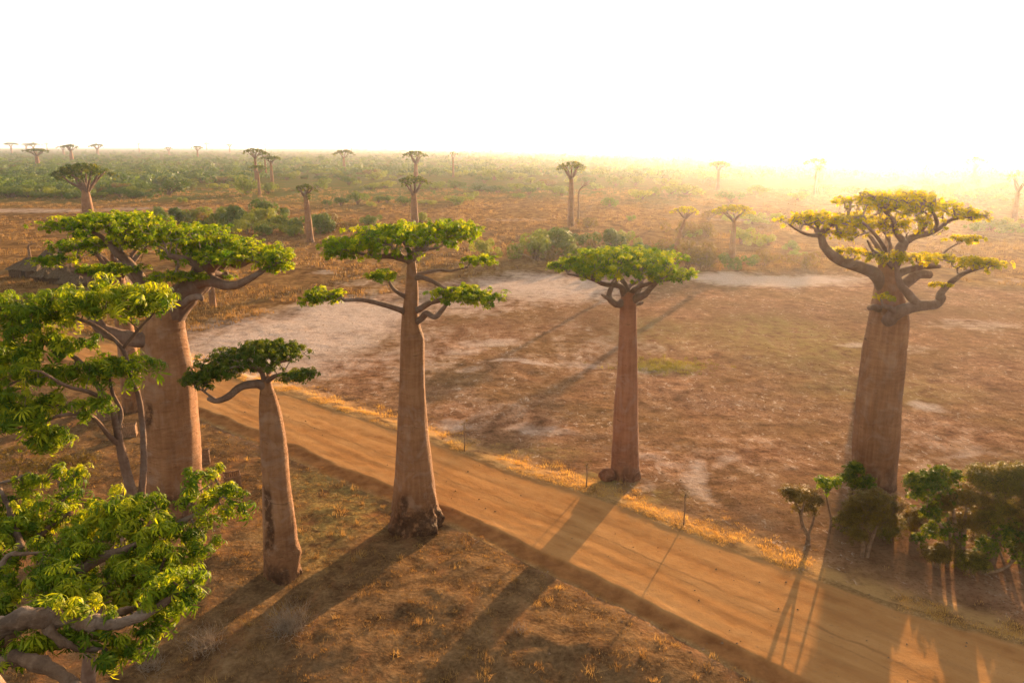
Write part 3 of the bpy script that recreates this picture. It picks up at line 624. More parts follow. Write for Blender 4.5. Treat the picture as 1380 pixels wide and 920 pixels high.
big_baobab("baobab_tree", "massive baobab with thick twisting branches and sparse backlit leaves, shrubs round its foot", YR, base_at(1179, YR),
    [(gy + 8, 1150.5, 1205.5), (gy - 6, 1150.5, 1205.5), (640, 1150.5, 1206.5), (600, 1151.5, 1209.5), (560, 1154.5, 1212.5), (520, 1158.5, 1215.5), (480, 1163.5, 1219.5), (450, 1168.5, 1222.5), (432, 1171.5, 1223.5), (416, 1175.5, 1221.5), (400, 1179.5, 1217.5), (385, 1181.5, 1211.5), (370, 1182.5, 1206.5), (352, 1185.5, 1203.5)],
    [([(1190, 385, 0), (1179, 369, -.2), (1156, 359, -.6), (1131, 350, -1), (1112, 334, -1.2), (1106, 318, -1.2), (1100, 309, -1)], 26, 11), ([(1105, 318, -1.2), (1114, 306, -1), (1126, 300, -.8), (1143, 291, -.4)], 11, 6), ([(1106, 317, -1.2), (1092, 317, -1.6), (1078, 312, -2), (1062, 302, -2.2)], 8, 3),
     ([(1196, 375, 0), (1206, 352, .3), (1214, 334, .5), (1220, 324, .5)], 26, 20), ([(1219, 327, .5), (1208, 313, .2), (1203, 296, 0), (1190, 282, -.4), (1176, 270, -.8)], 13, 5), ([(1219, 326, .5), (1234, 318, .4), (1252, 314, .3), (1268, 306, .2), (1280, 297, .2), (1305, 292, 0)], 15, 5), ([(1262, 310, .3), (1262, 297, .1), (1256, 284, -.3), (1250, 275, -.5)], 8, 4), ([(1240, 316, .4), (1248, 300, 1.5), (1255, 290, 2.5)], 8, 4),
     ([(1192, 355, 0), (1184, 335, 1), (1172, 318, 2), (1158, 306, 3)], 11, 4), ([(1203, 360, -.8), (1188, 345, -1.5), (1176, 337, -1.8), (1169, 324, -2)], 9, 4), ([(1198, 350, 0), (1188, 328, -1), (1172, 308, -1.6), (1158, 296, -2)], 9, 4),
     ([(1200, 372, 0), (1222, 364, .6), (1244, 359, 1), (1266, 359, 1.4)], 17, 10), ([(1258, 359, 1.2), (1267, 346, 1.4), (1280, 334, 1.6), (1296, 326, 1.8)], 7, 3), ([(1203, 392, .4), (1222, 380, 1), (1238, 370, 1.4), (1253, 370, 1.6)], 22, 18),
     ([(1196, 432, -.8), (1208, 422, -1.5), (1232, 413, -1.8), (1256, 411, -1.9), (1266, 406, -1.9), (1268, 395, -2), (1282, 380, -2), (1302, 367, -2), (1325, 360, -2)], 24, 6), ([(1238, 412, -1.8), (1224, 396, -1.9), (1214, 384, -2), (1209, 366, -2), (1206, 352, -2)], 17, 6), ([(1206, 424, -1.4), (1200, 416, -1.9), (1190, 412, -2.1)], 13, 8), ([(1184, 416, -.6), (1178, 414, -1.4), (1171, 415, -1.7)], 13, 10), ([(1262, 409, -1.9), (1269, 404, -1.7), (1270, 398, -1.6)], 14, 12), ([(1196, 350, 0), (1200, 332, 1.5), (1192, 312, 3)], 10, 4)],
    [(1108, 298, -1, 58, 2.2, .55, 130), (1185, 276, 0, 62, 3.2, .65, 150), (1245, 282, .4, 60, 3.0, .6, 130), (1298, 290, .2, 36, 1.6, .4, 55), (1302, 322, 1.8, 28, 1.2, .25, 40), (1318, 356, -2, 36, 1.6, .4, 100), (1205, 350, -1.5, 55, 1.4, .5, 70), (1140, 338, -.5, 24, 1.2, .2, 26), (1170, 305, 1.5, 45, 2.5, .5, 80), (1258, 348, .5, 36, 1.4, .3, 45), (1160, 300, .6, 50, 2.2, .6, 60), (1228, 304, .8, 55, 2.2, .6, 60), (1215, 264, 0, 60, 2.6, .3, 60), (1130, 316, -.6, 36, 1.4, .35, 36), (1190, 401, -1.9, 18, .5, .25, 16), (1270, 385, -2, 14, .5, .2, 10)],
    leaf=dict(m=5, rc=.20, size=.14, width=.55), pad_k=1.55, seed=21, mats_leaf=M_LEAF_BACKLIT, roots=3, rough_low=.05, tip_r=.019, wander=.22, limb_k=.76)
YB = 45.6; gy = gpx(YB)
big_baobab("baobab_tree", "stout baobab with broad bright green crown, its left flank behind the leafy near branches", YB, base_at(238, YB),
    [(gy + 12, 190, 288), (gy - 6, 192, 285), (680, 196, 276), (650, 196, 271), (600, 194.5, 268.5), (550, 193, 264), (500, 193, 258), (470, 193, 253), (448, 194, 250), (430, 198, 248), (418, 203, 246)],
    [([(224, 430, 0), (238, 412, .2), (252, 394, .4), (268, 376, .6), (278, 362, .7)], 46, 32), ([(276, 366, .7), (290, 352, .7), (306, 350, .8), (320, 356, .9), (334, 352, 1), (352, 344, 1)], 22, 7), ([(272, 370, -.4), (266, 358, -.9), (252, 350, -1.3), (238, 347, -1.6), (228, 344, -1.8)], 12, 8), ([(268, 380, -.4), (282, 378, -.9), (302, 384, -1.2), (318, 384, -1.4), (338, 375, -1.5), (358, 362, -1.6), (380, 352, -1.6)], 18, 5),
     ([(274, 374, .4), (288, 370, 1), (300, 371, 1.6), (306, 369, 1.8)], 12, 9), ([(276, 366, .8), (272, 350, 2), (262, 338, 3.2), (250, 330, 4)], 16, 6), ([(240, 418, .3), (258, 400, 1.3), (276, 388, 2), (288, 372, 2.6), (304, 356, 3)], 18, 8), ([(245, 412, -.8), (258, 402, -1.8), (268, 400, -2.2), (272, 403, -2.4)], 11, 8),
     ([(212, 440, 0), (202, 412, -.3), (194, 388, -.6), (184, 368, -.8), (166, 347, -1), (152, 335, -1.2), (147, 320, -1.2)], 22, 8), ([(150, 332, -1.2), (138, 320, -1.6), (122, 312, -2), (104, 310, -2.2)], 7, 3), ([(160, 342, -1), (168, 328, .2), (182, 318, 1.2)], 8, 3), ([(210, 452, -.2), (190, 458, -.8), (160, 452, -1.3), (136, 442, -1.6), (122, 415, -1.7), (124, 385, -1.7), (118, 372, -1.8), (96, 362, -2)], 24, 7), ([(124, 378, -1.7), (134, 370, -1.5), (148, 368, -1.3)], 8, 4), ([(215, 430, .4), (200, 400, 1.6), (176, 370, 3), (160, 352, 4)], 18, 6)],
    [(185, 328, .5, 60, 3, .7, 90), (272, 342, .6, 50, 2.5, .6, 70), (148, 302, -.4, 82, 3.8, .6, 240), (235, 318, .8, 78, 4.2, .6, 240), (325, 344, .5, 62, 3.2, .5, 200), (375, 346, -1.2, 24, 1.4, .3, 50), (300, 328, 2, 50, 2.5, .4, 90), (110, 332, .5, 42, 2.0, .4, 60), (150, 364, -1.3, 45, 1.5, .3, 85), (70, 352, -2, 26, 1.2, .28, 40), (236, 375, -1.4, 40, 1.4, .35, 70), (372, 360, -1.6, 26, .9, .25, 34), (205, 400, -1, 24, 1, .25, 25), (302, 374, 1.8, 16, .8, .2, 14)],
    leaf=dict(m=8, rc=.24, size=.15), seed=31, scars=[(-1.5, 1.5, 2.6, .9, .025), (-2.0, 6.5, 8.2, .25, .02)], roots=4, rough_low=.05)

# ------------------------------------------------------------------ the near crown at the left edge and the slender tree behind it
def near_tree():
    Y = 12.6; rg = np.random.default_rng(5); bx = P(-70, 900, Y)[0]; org = np.array([bx, Y, zl(bx, Y) - .1])
    root = thing("baobab_tree", "nearest baobab, its bright leafy crown and grey limb seen from above", "baobab tree", org)
    top = P(-80, 925, Y); c = np.array([[bx, Y, org[2]], [bx, Y, org[2] + 4], [top[0], Y, top[2] - 3], [top[0] + .1, Y, top[2] - 1], top]); r = np.array([1.5, 1.35, 1.2, 1.05, .85])
    b = MB(); V, F = bole_m(c, r, 4, 48, 110, .1, 4); b.add(V, F); b.build("trunk", M_LIMB_GREY, root, org)
    limbs = [([(-50, 905, 0), (-5, 850, -.2), (45, 832, -.2), (85, 836, -.1), (130, 838, 0)], 34, 20), ([(120, 838, 0), (165, 838, 0), (205, 822, .1), (240, 798, .3), (270, 775, .6)], 19, 4), ([(125, 836, 0), (160, 826, .4), (190, 815, .8), (215, 800, 1.1)], 14, 5),
             ([(-45, 905, .3), (20, 850, 1.0), (75, 795, 1.8), (125, 757, 2.5), (175, 738, 2.9), (225, 712, 3.4), (268, 690, 3.8), (300, 668, 4.0)], 24, 4), ([(-50, 900, .4), (-25, 820, 1.6), (15, 760, 2.8), (60, 715, 3.8), (95, 690, 4.4)], 24, 5), ([(-20, 812, 1.8), (8, 752, 2.4), (32, 746, 2.5), (60, 744, 2.6)], 10, 4), ([(-20, 900, -.2), (20, 888, -.6), (62, 898, -.9), (105, 925, -1.2)], 24, 14), ([(30, 740, 3), (10, 680, 4.2), (-10, 640, 5)], 12, 5), ([(190, 735, 3), (215, 735, 3.3), (250, 740, 3.4)], 9, 4), ([(90, 785, 2), (130, 790, 1.8), (175, 775, 2), (215, 770, 2.2)], 14, 4),
             ([(60, 838, -.2), (80, 862, -.4), (110, 875, -.3), (140, 872, -.1)], 14, 5)]
    skel = []; sr = []
    for li, (pts, w0, w1) in enumerate(limbs):
        cc, rr = limb_pts(pts, Y, w0, w1, 9 * len(pts)); b = MB(); V, F = tube(cc, rr, 22, .34, 50 + li); b.add(V, F, 0, np.clip(.62 + .5 * fbm(V[:, 0] * 2, V[:, 1] * 2, V[:, 2] * 2, seed=li, oct=2), .5, 1)); b.build("branch", M_LIMB_GREY, root, org); h = len(cc) // 4; skel += list(cc[h:]); sr += list(rr[h:])
    tg = []
    for px, py, dd, rx, rd, rz, n in [(60, 700, 4.2, 95, 1.5, .25, 60), (150, 735, 3.0, 95, 1.3, .3, 70), (225, 745, 2.8, 62, 1.2, .35, 46), (60, 775, 2.3, 75, 1.0, .3, 50), (290, 682, 4.0, 42, .8, .35, 30), (275, 640, 4.4, 22, .4, .2, 8), (170, 790, 1.8, 60, .8, .25, 30), (215, 835, .6, 28, .5, .2, 14), (165, 880, -.1, 34, .4, .15, 12), (100, 825, .2, 90, .3, .12, 12), (35, 655, 5, 50, .8, .2, 22), (150, 690, 4, 30, .5, .3, 16), (10, 830, 1.4, 30, .6, .2, 14), (110, 650, 5.2, 20, .4, .2, 6), (20, 720, 4, 60, 1.0, .3, 34), (90, 800, 1.2, 60, .6, .25, 26), (235, 790, 1.6, 40, .5, .25, 20), (190, 700, 3.6, 50, .7, .3, 26), (252, 788, .5, 26, .3, .16, 14), (215, 812, .3, 30, .3, .14, 12), (60, 822, .0, 50, .25, .1, 8), (30, 872, -.3, 40, .3, .15, 14), (110, 860, -.2, 40, .3, .15, 10)]:
        tg.append(pad_points(P(px, py, Y + dd), (rx * S(px, py, Y + dd), rd, rz * 1.5), int(n * .72), rg))
    p0, p1, r0, r1, tips = grow(skel, sr, np.concatenate(tg), tip_r=.012, wander=.22, rg=rg); b = MB(); V, F = sticks(p0, p1, r0, r1, 6); b.add(V, F, 0)
    V, F, T = clumps(tips, 12, .27, .195, rg, up=.4, flat=.85, nlf=9, width=.17, droop=.85, bend=True); b.add(V, F, 1, T)
    b.build("crown", [M_LIMB_GREY, M_LEAF_NEAR], root, org, smooth=False)
near_tree()
def slender_tree():
    Y = 24.0; rg = np.random.default_rng(6); q = P(120, 1040, Y); org = np.array([q[0], Y, zl(q[0], Y) - .1])
    root = thing("leafy_tree", "slender forked tree with long drooping leaflets in front of the stout baobab's left side", "tree", org)
    s0 = P(120, 900, Y); c = spline(np.array([[q[0], Y, org[2]], s0, P(150, 780, Y), P(187, 690, Y), P(180, 668, Y)]), 26); b = MB(); V, F = tube(c, np.linspace(.26, .19, 26), 14, .1, 3); b.add(V, F); b.build("trunk", M_LIMB, root, org)
    limbs = [([(184, 685, 0), (173, 645, 0), (163, 605, 0), (158, 580, 0), (150, 548, 0), (138, 535, -.1)], 15, 6), ([(188, 695, .1), (193, 640, .3), (193, 590, .5), (187, 535, .6), (176, 512, .7)], 10, 6), ([(162, 600, 0), (148, 588, -.3), (132, 568, -.6), (118, 556, -.9)], 8, 4), ([(159, 578, 0), (163, 555, .2), (152, 530, .3), (146, 500, .5)], 7, 4), ([(145, 540, 0), (120, 528, -.6), (90, 520, -1.2), (55, 500, -1.8)], 7, 3), ([(150, 548, 0), (110, 490, .2), (60, 455, .4), (20, 430, .6), (-30, 420, .8)], 8, 5), ([(176, 512, .7), (165, 470, .8), (130, 440, .8), (90, 425, .6)], 7, 4), ([(118, 556, -.9), (80, 560, -1.2), (50, 572, -1.4), (15, 580, -1.5)], 5, 3), ([(165, 470, .8), (190, 440, .9), (205, 425, .9)], 5, 3), ([(60, 455, .4), (40, 500, 0), (10, 520, -.3)], 6, 3)]
    skel = []; sr = []
    for li, (pts, w0, w1) in enumerate(limbs):
        cc, rr = limb_pts(pts, Y, w0, w1, 5 * len(pts)); b = MB(); V, F = tube(cc, rr, 10, .1, 70 + li); b.add(V, F); b.build("branch", M_LIMB, root, org); h = len(cc) // 3; skel += list(cc[h:]); sr += list(rr[h:])
    tg = []
    for px, py, dd, rx, rd, rz, n in [(125, 412, .6, 92, 1.5, .45, 110), (40, 440, .4, 60, 1.3, .6, 70), (195, 410, .8, 34, .9, .35, 34), (170, 498, .5, 42, .8, .3, 44), (100, 508, -.4, 50, 1, .3, 40), (35, 500, -.8, 48, 1, .45, 46), (30, 565, -1.4, 40, .7, .35, 32), (75, 590, -1.2, 26, .5, .2, 12), (125, 548, -.8, 30, .5, .22, 16), (5, 420, .8, 30, .8, .4, 20), (80, 470, 0, 50, .8, .3, 26), (12, 545, -1, 30, .9, .5, 34), (50, 600, -1.3, 40, .7, .25, 22), (10, 480, .2, 30, .8, .5, 30), (60, 545, -.8, 30, .6, .3, 18)]:
        tg.append(pad_points(P(px, py, Y + dd), (rx * S(px, py, Y + dd), rd, rz * 1.3), max(int(n * .62), 5), rg))
    p0, p1, r0, r1, tips = grow(skel, sr, np.concatenate(tg), tip_r=.010, wander=.22, rg=rg); b = MB(); V, F = sticks(p0, p1, r0, r1, 5); b.add(V, F, 0)
    V, F, T = clumps(tips, 10, .36, .25, rg, up=.4, flat=.9, nlf=9, width=.17, droop=.85, bend=True); b.add(V, F, 1, T)
    b.build("crown", [M_LIMB, M_LEAF_NEAR], root, org, smooth=False)
slender_tree()

# ------------------------------------------------------------------ baobabs out on the plain: (px of foot, row of top, row of foot, crown width px, trunk width px, label)
DIST = [
    (119, 217, 289, 74, 15, "thick forked baobab with dark rounded crown in front of the left scrub", dict(thick=.42, detail=1.3)),
    (418, 247, 327, 28, 10, "bare-stemmed baobab with very small crown left of the scarred baobab", dict(thick=.16, detail=.8, lean=-.4, low=.5)),
    (559, 234, 306, 42, 11, "baobab with ragged dark crown rising directly behind the scarred baobab", dict(thick=.26, detail=1., low=-.5)),
    (561, 202, 252, 34, 7, "tall pale baobab whose flat crown shows above the ragged dark one", dict(thick=.26, detail=.8)),
    (769, 215, 305, 38, 9, "lone slender baobab with small neat crown beside a bare snag", dict(thick=.20, detail=1.)),
    (985, 275, 362, 56, 9, "baobab with wide thin crown behind the umbrella crowned baobab's right side", dict(thick=.18, detail=1., mats_leaf=M_LEAF_BACKLIT)),
    (907, 277, 354, 36, 6, "slim baobab with crown swept to the right, in the shrubs behind the umbrella crown", dict(thick=.16, detail=.8, lean=2.0, mats_leaf=M_LEAF_BACKLIT)),
    (1173, 257, 452, 76, 12, "pale baobab mostly hidden behind the massive baobab with twisting branches", dict(thick=.2, detail=.9, bark=M_BARK, lean=.9, mats_leaf=M_LEAF_BACKLIT)),
    (181, 300, 553, 140, 27, "baobab whose trunk shows just behind the stout baobab's left side", dict(thick=.2, detail=1.)),
    (287, 318, 413, 60, 9, "baobab whose foot shows under the stout baobab's right branches", dict(thick=.25, detail=.8)),
    (967, 217, 257, 28, 6, "hazy baobab with flat bent crown under the sun's glow", dict(thick=.22, detail=.6)),
    (1311, 210, 250, 28, 6, "glowing faint baobab near the right horizon with full crown", dict(thick=.30, detail=.6)),
    (1366, 226, 300, 36, 7, "nearly leafless baobab with spiky branches at the right edge", dict(thick=.32, detail=.7, sparse=.3, mats_leaf=M_LEAF_BACKLIT)),
    (1097, 212, 264, 28, 3.4, "faint thin baobab with two tiers of crown in the glare", dict(thick=.2, detail=.6, low=.4)),
    (1102, 222, 262, 14, 2.6, "faint thin stem close beside the two tiered baobab in the glare", dict(thick=.2, detail=.4)),
    (346, 198, 246, 30, 5, "largest crown of the cluster of four baobabs on the left plain", dict(thick=.24, detail=.8)),
    (350, 222, 264, 26, 4, "lowest baobab of the cluster of four, nearest to us", dict(thick=.18, detail=.7)),
    (367, 210, 249, 31, 4.6, "flat topped baobab at the right of the cluster of four", dict(thick=.16, detail=.8)),
    (359, 205, 240, 16, 3, "thin baobab half hidden at the back of the cluster of four", dict(thick=.16, detail=.5)),
    (464, 201, 230, 26, 4, "baobab with V shaped limbs and thin flat crown beyond the middle scrub", dict(thick=.30, detail=.6)),
    (611, 204, 239, 14, 3, "slim baobab with a tiny bare crown left of the lone slender one", dict(thick=.22, detail=.5, sparse=.5)),
    (51, 199, 224, 31, 6, "dark crowned baobab standing in the scrub at far left", dict(thick=.30, detail=.7)),
    (97, 194, 217, 20, 5, "right one of the two touching baobabs on the far left scrub", dict(thick=.28, detail=.6)),
    (86, 196, 209, 15, 3, "left one of the two touching baobabs on the far left scrub", dict(thick=.34, detail=.5)),
    (132, 193, 209, 18, 4, "short stout far baobab above the thick forked one", dict(thick=.36, detail=.5)),
    (16, 192, 207, 16, 3, "far baobab nearest the left edge of the skyline", dict(thick=.24, detail=.5)),
    (46, 192, 207, 18, 4, "far wide baobab behind the dark crowned one in the scrub", dict(thick=.30, detail=.4)),
    (36, 193, 204, 12, 3, "far pale baobab left of the dark crowned one in the scrub", dict(thick=.30, detail=.4)),
    (228, 197, 209, 11, 3, "small hazy baobab with rounded crown on the left skyline", dict(thick=.40, detail=.4)),
    (267, 196, 215, 15, 3, "clear umbrella shaped baobab on the left skyline", dict(thick=.26, detail=.5)),
    (279, 192, 204, 11, 2, "faint baobab just behind the clear umbrella shaped one", dict(thick=.24, detail=.4)),
    (310, 194, 206, 11, 2.4, "faint broad baobab left of the cluster of four", dict(thick=.24, detail=.4)),
    (358, 194, 204, 7, 1.4, "tiny baobab on the skyline above the cluster of four", dict(thick=.24, detail=.3)),
    (64, 192, 204, 6, 1.6, "tiny pale baobab between the far left pairs", dict(thick=.24, detail=.3)),
    (188, 192, 206, 6, 1.6, "tiny pale baobab alone right of the short stout one", dict(thick=.2, detail=.3)),
    (474, 193, 206, 6, 1.4, "tiny baobab on the skyline just right of the V shaped one", dict(thick=.2, detail=.3)),
    (909, 203, 219, 9, 1.8, "ghostly baobab in the haze left of the hazy bent one", dict(thick=.24, detail=.3)),
    (1245, 218, 246, 6, 1.8, "ghostly thin stem above the massive baobab's right limbs", dict(thick=.12, detail=.3, sparse=.6)),
    (661, 195, 208, 6, 1.4, "faint tiny baobab above the round shrubs right of centre skyline", dict(thick=.2, detail=.3)),
    (928, 204, 218, 3, 1.6, "ghostly bare stem right of the ghostly baobab", dict(thick=.1, detail=.3, sparse=.3)),
]
for i, (px, top, foot, cw, tw, label, kw) in enumerate(DIST):
    bx, by = G(px, foot); h = P(px, top, by)[2]; s = S(px, foot, by)
    plain_baobab("baobab_tree", label, (bx, by), h, cw * s / 2, max(tw * s / 2, .3), 100 + i, group="baobabs out on the plain", **kw)

def snag(px, foot, top, wpx, label, name="snag", bend=.5, seed=0):
    bx, by = G(px, foot); h = P(px, top, by)[2]; s = S(px, foot, by); r = wpx * s / 2; z0 = zl(bx, by) - .1
    root = thing(name, label, "dead tree", (bx, by, z0)); b = MB(); rg = np.random.default_rng(seed)
    c = spline(np.array([[0, 0, 0], [.1, 0, h * .35], [.05, 0, h * .75], [bend * .5, 0, h * .9], [bend * 2, 0, h]]), 20); V, F = tube(c, np.linspace(r, r * .25, 20), 9, .14, seed); b.add(V, F); b.build("trunk", M_STEM, root)
    b = MB()
    for i in range(4):
        k = rg.integers(11, 18); d = rg.normal(0, 1, 3); d[2] = abs(d[2]) + .5; d /= np.linalg.norm(d); V, F = tube(np.array([c[k], c[k] + d * h * .06, c[k] + d * h * .12 + [0, 0, .3]]), np.array([r * .4, r * .3, r * .12]), 6, .1, i); b.add(V, F)
    b.build("branch", M_STEM, root)
snag(779, 300, 248, 3.6, "bare broken snag beside the lone slender baobab", bend=1.6)
snag(40, 348, 328, 4.5, "short broken dead trunk standing behind the thatched huts", bend=.8, seed=4)

# ------------------------------------------------------------------ shrubs of the plain
def shrub_geo(seed, dense=1.0, sparse=False):
    rg = np.random.default_rng(seed); nl = rg.integers(6, 10); b = MB(); fol = MB()
    nl += 3; cs = np.stack([rg.normal(0, .48, nl), rg.normal(0, .48, nl), rg.uniform(.25, .72, nl)], 1); cs[0] = [0, 0, .62]; rs = rg.uniform(.20, .42, nl)
    for i in range(nl):
        p = np.array([rg.normal(0, .05), rg.normal(0, .05), -.03]); pts = spline(np.array([p, p + (cs[i] - p) * [.3, .3, .5], cs[i]]), 6); V, F = tube(pts, np.linspace(.035, .012, 6), 5, 0); b.add(V, F)
        n = int((70 if sparse else 150) * dense * (rs[i] / .36) ** 2); d = norm(rg.normal(size=(n, 3)) + [0, 0, .25]); bump_ = 1 + .22 * fbm(d[:, 0] * 3, d[:, 1] * 3, d[:, 2] * 3, seed=seed + i, oct=2)
        C = cs[i] + d * (rs[i] * bump_ * rg.uniform(.55, 1.02, n) ** .5)[:, None] * [1, 1, .82]; C[:, 2] = np.maximum(C[:, 2], .02)
        V, F, T = leaves(C, d + [0, 0, .4] + rg.normal(0, .4, (n, 3)), .085, nlf=4, width=.6, droop=.4, rg=rg); fol.add(V, F, 1, T * .7 + .15 * np.tile(rg.uniform(-.5, 1), len(T)) + .1)
        if sparse:
            q = cs[i] + norm(rg.normal(size=(12, 3)) + [0, 0, .6]) * rs[i]; V, F = sticks(np.repeat(cs[i][None], 12, 0), q, np.full(12, .01), np.full(12, .004), 3); b.add(V, F)
    return b, fol
SHRUB_NEAR = {}; SHRUB_FAR = {}
def shrub_proto(kind, v):
    key = (kind, v); m = {0: M_SHRUB_D, 1: M_SHRUB_Y, 2: M_KHAKI}[kind]
    b, f = shrub_geo(300 + kind * 20 + v, 1.0, kind == 2); root = bpy.data.objects.new("shrub", None); COL.objects.link(root)
    b.build("stems", M_STEM, root); f.build("foliage", [M_STEM, m], root, smooth=False); return root
def shrub_proto_far(kind, v):
    m = {0: M_SHRUB_D, 1: M_SHRUB_Y, 2: M_KHAKI}[kind]; b, f = shrub_geo(400 + kind * 20 + v, .6, kind == 2)
    for V, F, M, T in zip(f.V, f.F, f.M, f.T): b.add(V, F - F.min(), 1, T)
    return b.build("shrub", [M_STEM, m], smooth=False)
M_SHRUB_D = leaf_mat("shrub_deep_green", (0.030, 0.065, 0.009), (0.075, 0.125, 0.015), (0.16, 0.20, 0.022), 0.35, rand=.7, tcol=(1.2, 1.1, .5))
M_SHRUB_Y = leaf_mat("shrub_yellow_green", (0.07, 0.11, 0.012), (0.15, 0.19, 0.018), (0.27, 0.27, 0.026), 0.4, rand=.7, tcol=(1.2, 1.1, .5))
placed = []
def put_shrub(px, foot, wpx, hpx, kind, label, group):
    bx, by = G(px, foot); s = S(px, foot, by); near = by < 240; store = SHRUB_NEAR if near else SHRUB_FAR; v = random.randrange(4); key = (kind, v)
    if key not in store:
        o = store[key] = (shrub_proto if near else shrub_proto_far)(kind, v)
    else:
        o = copy_tree(store[key], (0, 0, 0))
    wpx = max(wpx, hpx * 1.25); wd = wpx * s / 2 / .78; ht = max(hpx * s * .92, 1.0)
    o.location = (bx, by, zl(bx, by) - .05); o.scale = (wd, wd * random.uniform(.8, 1.1), ht); o.rotation_euler = (0, 0, random.uniform(0, 6.28))
    tag(o, label, "shrub", group); placed.append(o)
def belt(lst, label, group):
    for px, foot, wd, ht, k in lst: put_shrub(px, foot, wd, ht, k, label, group)
belt([(215, 297, 30, 20, 0), (238, 301, 36, 24, 0), (262, 301, 34, 24, 1), (285, 305, 30, 20, 2), (300, 306, 34, 30, 1), (322, 308, 40, 34, 0), (345, 310, 36, 36, 1), (357, 303, 30, 38, 0), (378, 313, 34, 28, 1), (400, 312, 30, 26, 0), (392, 318, 24, 18, 1), (432, 316, 30, 32, 0), (450, 312, 22, 30, 2), (471, 313, 24, 20, 2), (497, 303, 22, 16, 0), (335, 316, 34, 24, 1), (365, 318, 28, 22, 0), (310, 314, 26, 18, 1), (270, 312, 30, 18, 0)],
     "shrub in the thicket between the stout baobab's crown and the bare-stemmed baobab", "thicket beyond the stout baobab")
belt([(722, 352, 34, 40, 1), (735, 338, 30, 34, 1), (757, 344, 36, 40, 0), (775, 336, 34, 30, 0), (795, 345, 30, 28, 2), (822, 338, 34, 34, 0), (842, 334, 24, 26, 1), (862, 350, 26, 28, 0), (880, 354, 28, 28, 0), (905, 352, 26, 34, 2), (926, 357, 28, 36, 2), (940, 359, 24, 34, 2), (920, 322, 24, 30, 2), (932, 322, 18, 14, 1), (792, 307, 14, 18, 2), (745, 354, 26, 24, 2), (810, 352, 30, 24, 1), (840, 354, 26, 24, 2), (780, 352, 28, 24, 1), (955, 360, 20, 22, 2)],
     "shrub in the thicket around and behind the umbrella crowned baobab", "thicket beyond the umbrella crown")
belt([(441, 277, 9, 9, 0), (460, 278, 18, 14, 0), (482, 276, 24, 20, 0), (510, 274, 18, 12, 0), (522, 274, 14, 12, 0), (501, 279, 8, 9, 1), (545, 279, 18, 16, 0), (575, 276, 30, 8, 1), (583, 273, 10, 10, 2), (566, 300, 14, 16, 1), (620, 276, 34, 14, 1), (634, 269, 16, 12, 1), (436, 255, 16, 18, 0), (428, 253, 12, 9, 1), (470, 250, 16, 14, 0), (480, 249, 10, 8, 1), (500, 255, 18, 10, 1), (520, 253, 28, 11, 1), (588, 256, 34, 14, 1), (585, 262, 8, 7, 0), (612, 255, 20, 14, 0), (455, 239, 22, 10, 1)],
     "green shrub scattered on the grassland between the bare-stemmed and the lone slender baobab", "shrubs on the middle grassland")
belt([(666, 243, 24, 17, 0), (653, 247, 16, 11, 0), (690, 243, 24, 11, 1), (702, 241, 16, 10, 1), (648, 258, 40, 12, 0), (672, 260, 30, 11, 0), (700, 257, 34, 12, 1), (713, 263, 16, 13, 0), (748, 262, 22, 14, 0), (757, 265, 20, 16, 0), (725, 256, 18, 12, 1), (700, 268, 16, 10, 1), (866, 269, 26, 15, 1), (882, 263, 20, 13, 1), (830, 251, 22, 15, 0), (856, 251, 22, 15, 0), (790, 249, 20, 13, 0), (802, 256, 30, 11, 1), (925, 263, 40, 19, 1), (904, 262, 22, 14, 1), (771, 247, 22, 12, 1), (715, 247, 20, 10, 1), (738, 250, 22, 10, 2), (895, 250, 26, 12, 1)],
     "shrub of the hazy bush belt either side of the lone slender baobab", "hazy bush belt")
belt([(1010, 302, 42, 18, 1), (955, 320, 24, 22, 2), (1000, 330, 30, 26, 1), (1030, 358, 26, 26, 2), (1085, 360, 30, 24, 2), (1066, 337, 22, 14, 1), (1072, 347, 16, 10, 1), (1035, 332, 22, 18, 1), (1330, 311, 50, 20, 1), (1352, 313, 40, 16, 1), (1312, 309, 20, 12, 1), (1375, 306, 24, 14, 1), (955, 298, 20, 18, 2)],
     "backlit shrub on the glowing grassland on the sunward side of the plain", "shrubs in the glare")
put_shrub(228, 263, 40, 25, 0, "big rounded dark green bush standing alone in front of the left scrub", None)
put_shrub(244, 258, 20, 16, 1, "yellower bush touching the big rounded dark one", None)
put_shrub(258, 254, 18, 11, 1, "low loose bush right of the big rounded dark one", None)
put_shrub(290, 255, 22, 10, 1, "low wide bush alone on bare ground below the left scrub", None)
put_shrub(313, 250, 7, 7, 1, "tiny bush between the low wide bush and the cluster of four", None)
put_shrub(244, 274, 11, 10, 1, "little yellow bush alone on the reddish grass", None)
put_shrub(334, 262, 20, 24, 1, "upright bush at the left foot of the cluster of four", None)
put_shrub(361, 262, 21, 18, 0, "dark round bush at the right foot of the cluster of four", None)
put_shrub(822, 279, 20, 15, 0, "round bush alone on the grass right of the lone slender baobab", None)
put_shrub(849, 298, 7, 9, 1, "small bright sapling bush alone on the golden grass", None)
put_shrub(655, 347, 36, 28, 1, "yellow green bush beside the white pan behind the scarred baobab's right branches", None)
put_shrub(992, 364, 22, 24, 0, "dark round bush at the foot of the wide thin crowned baobab", None)
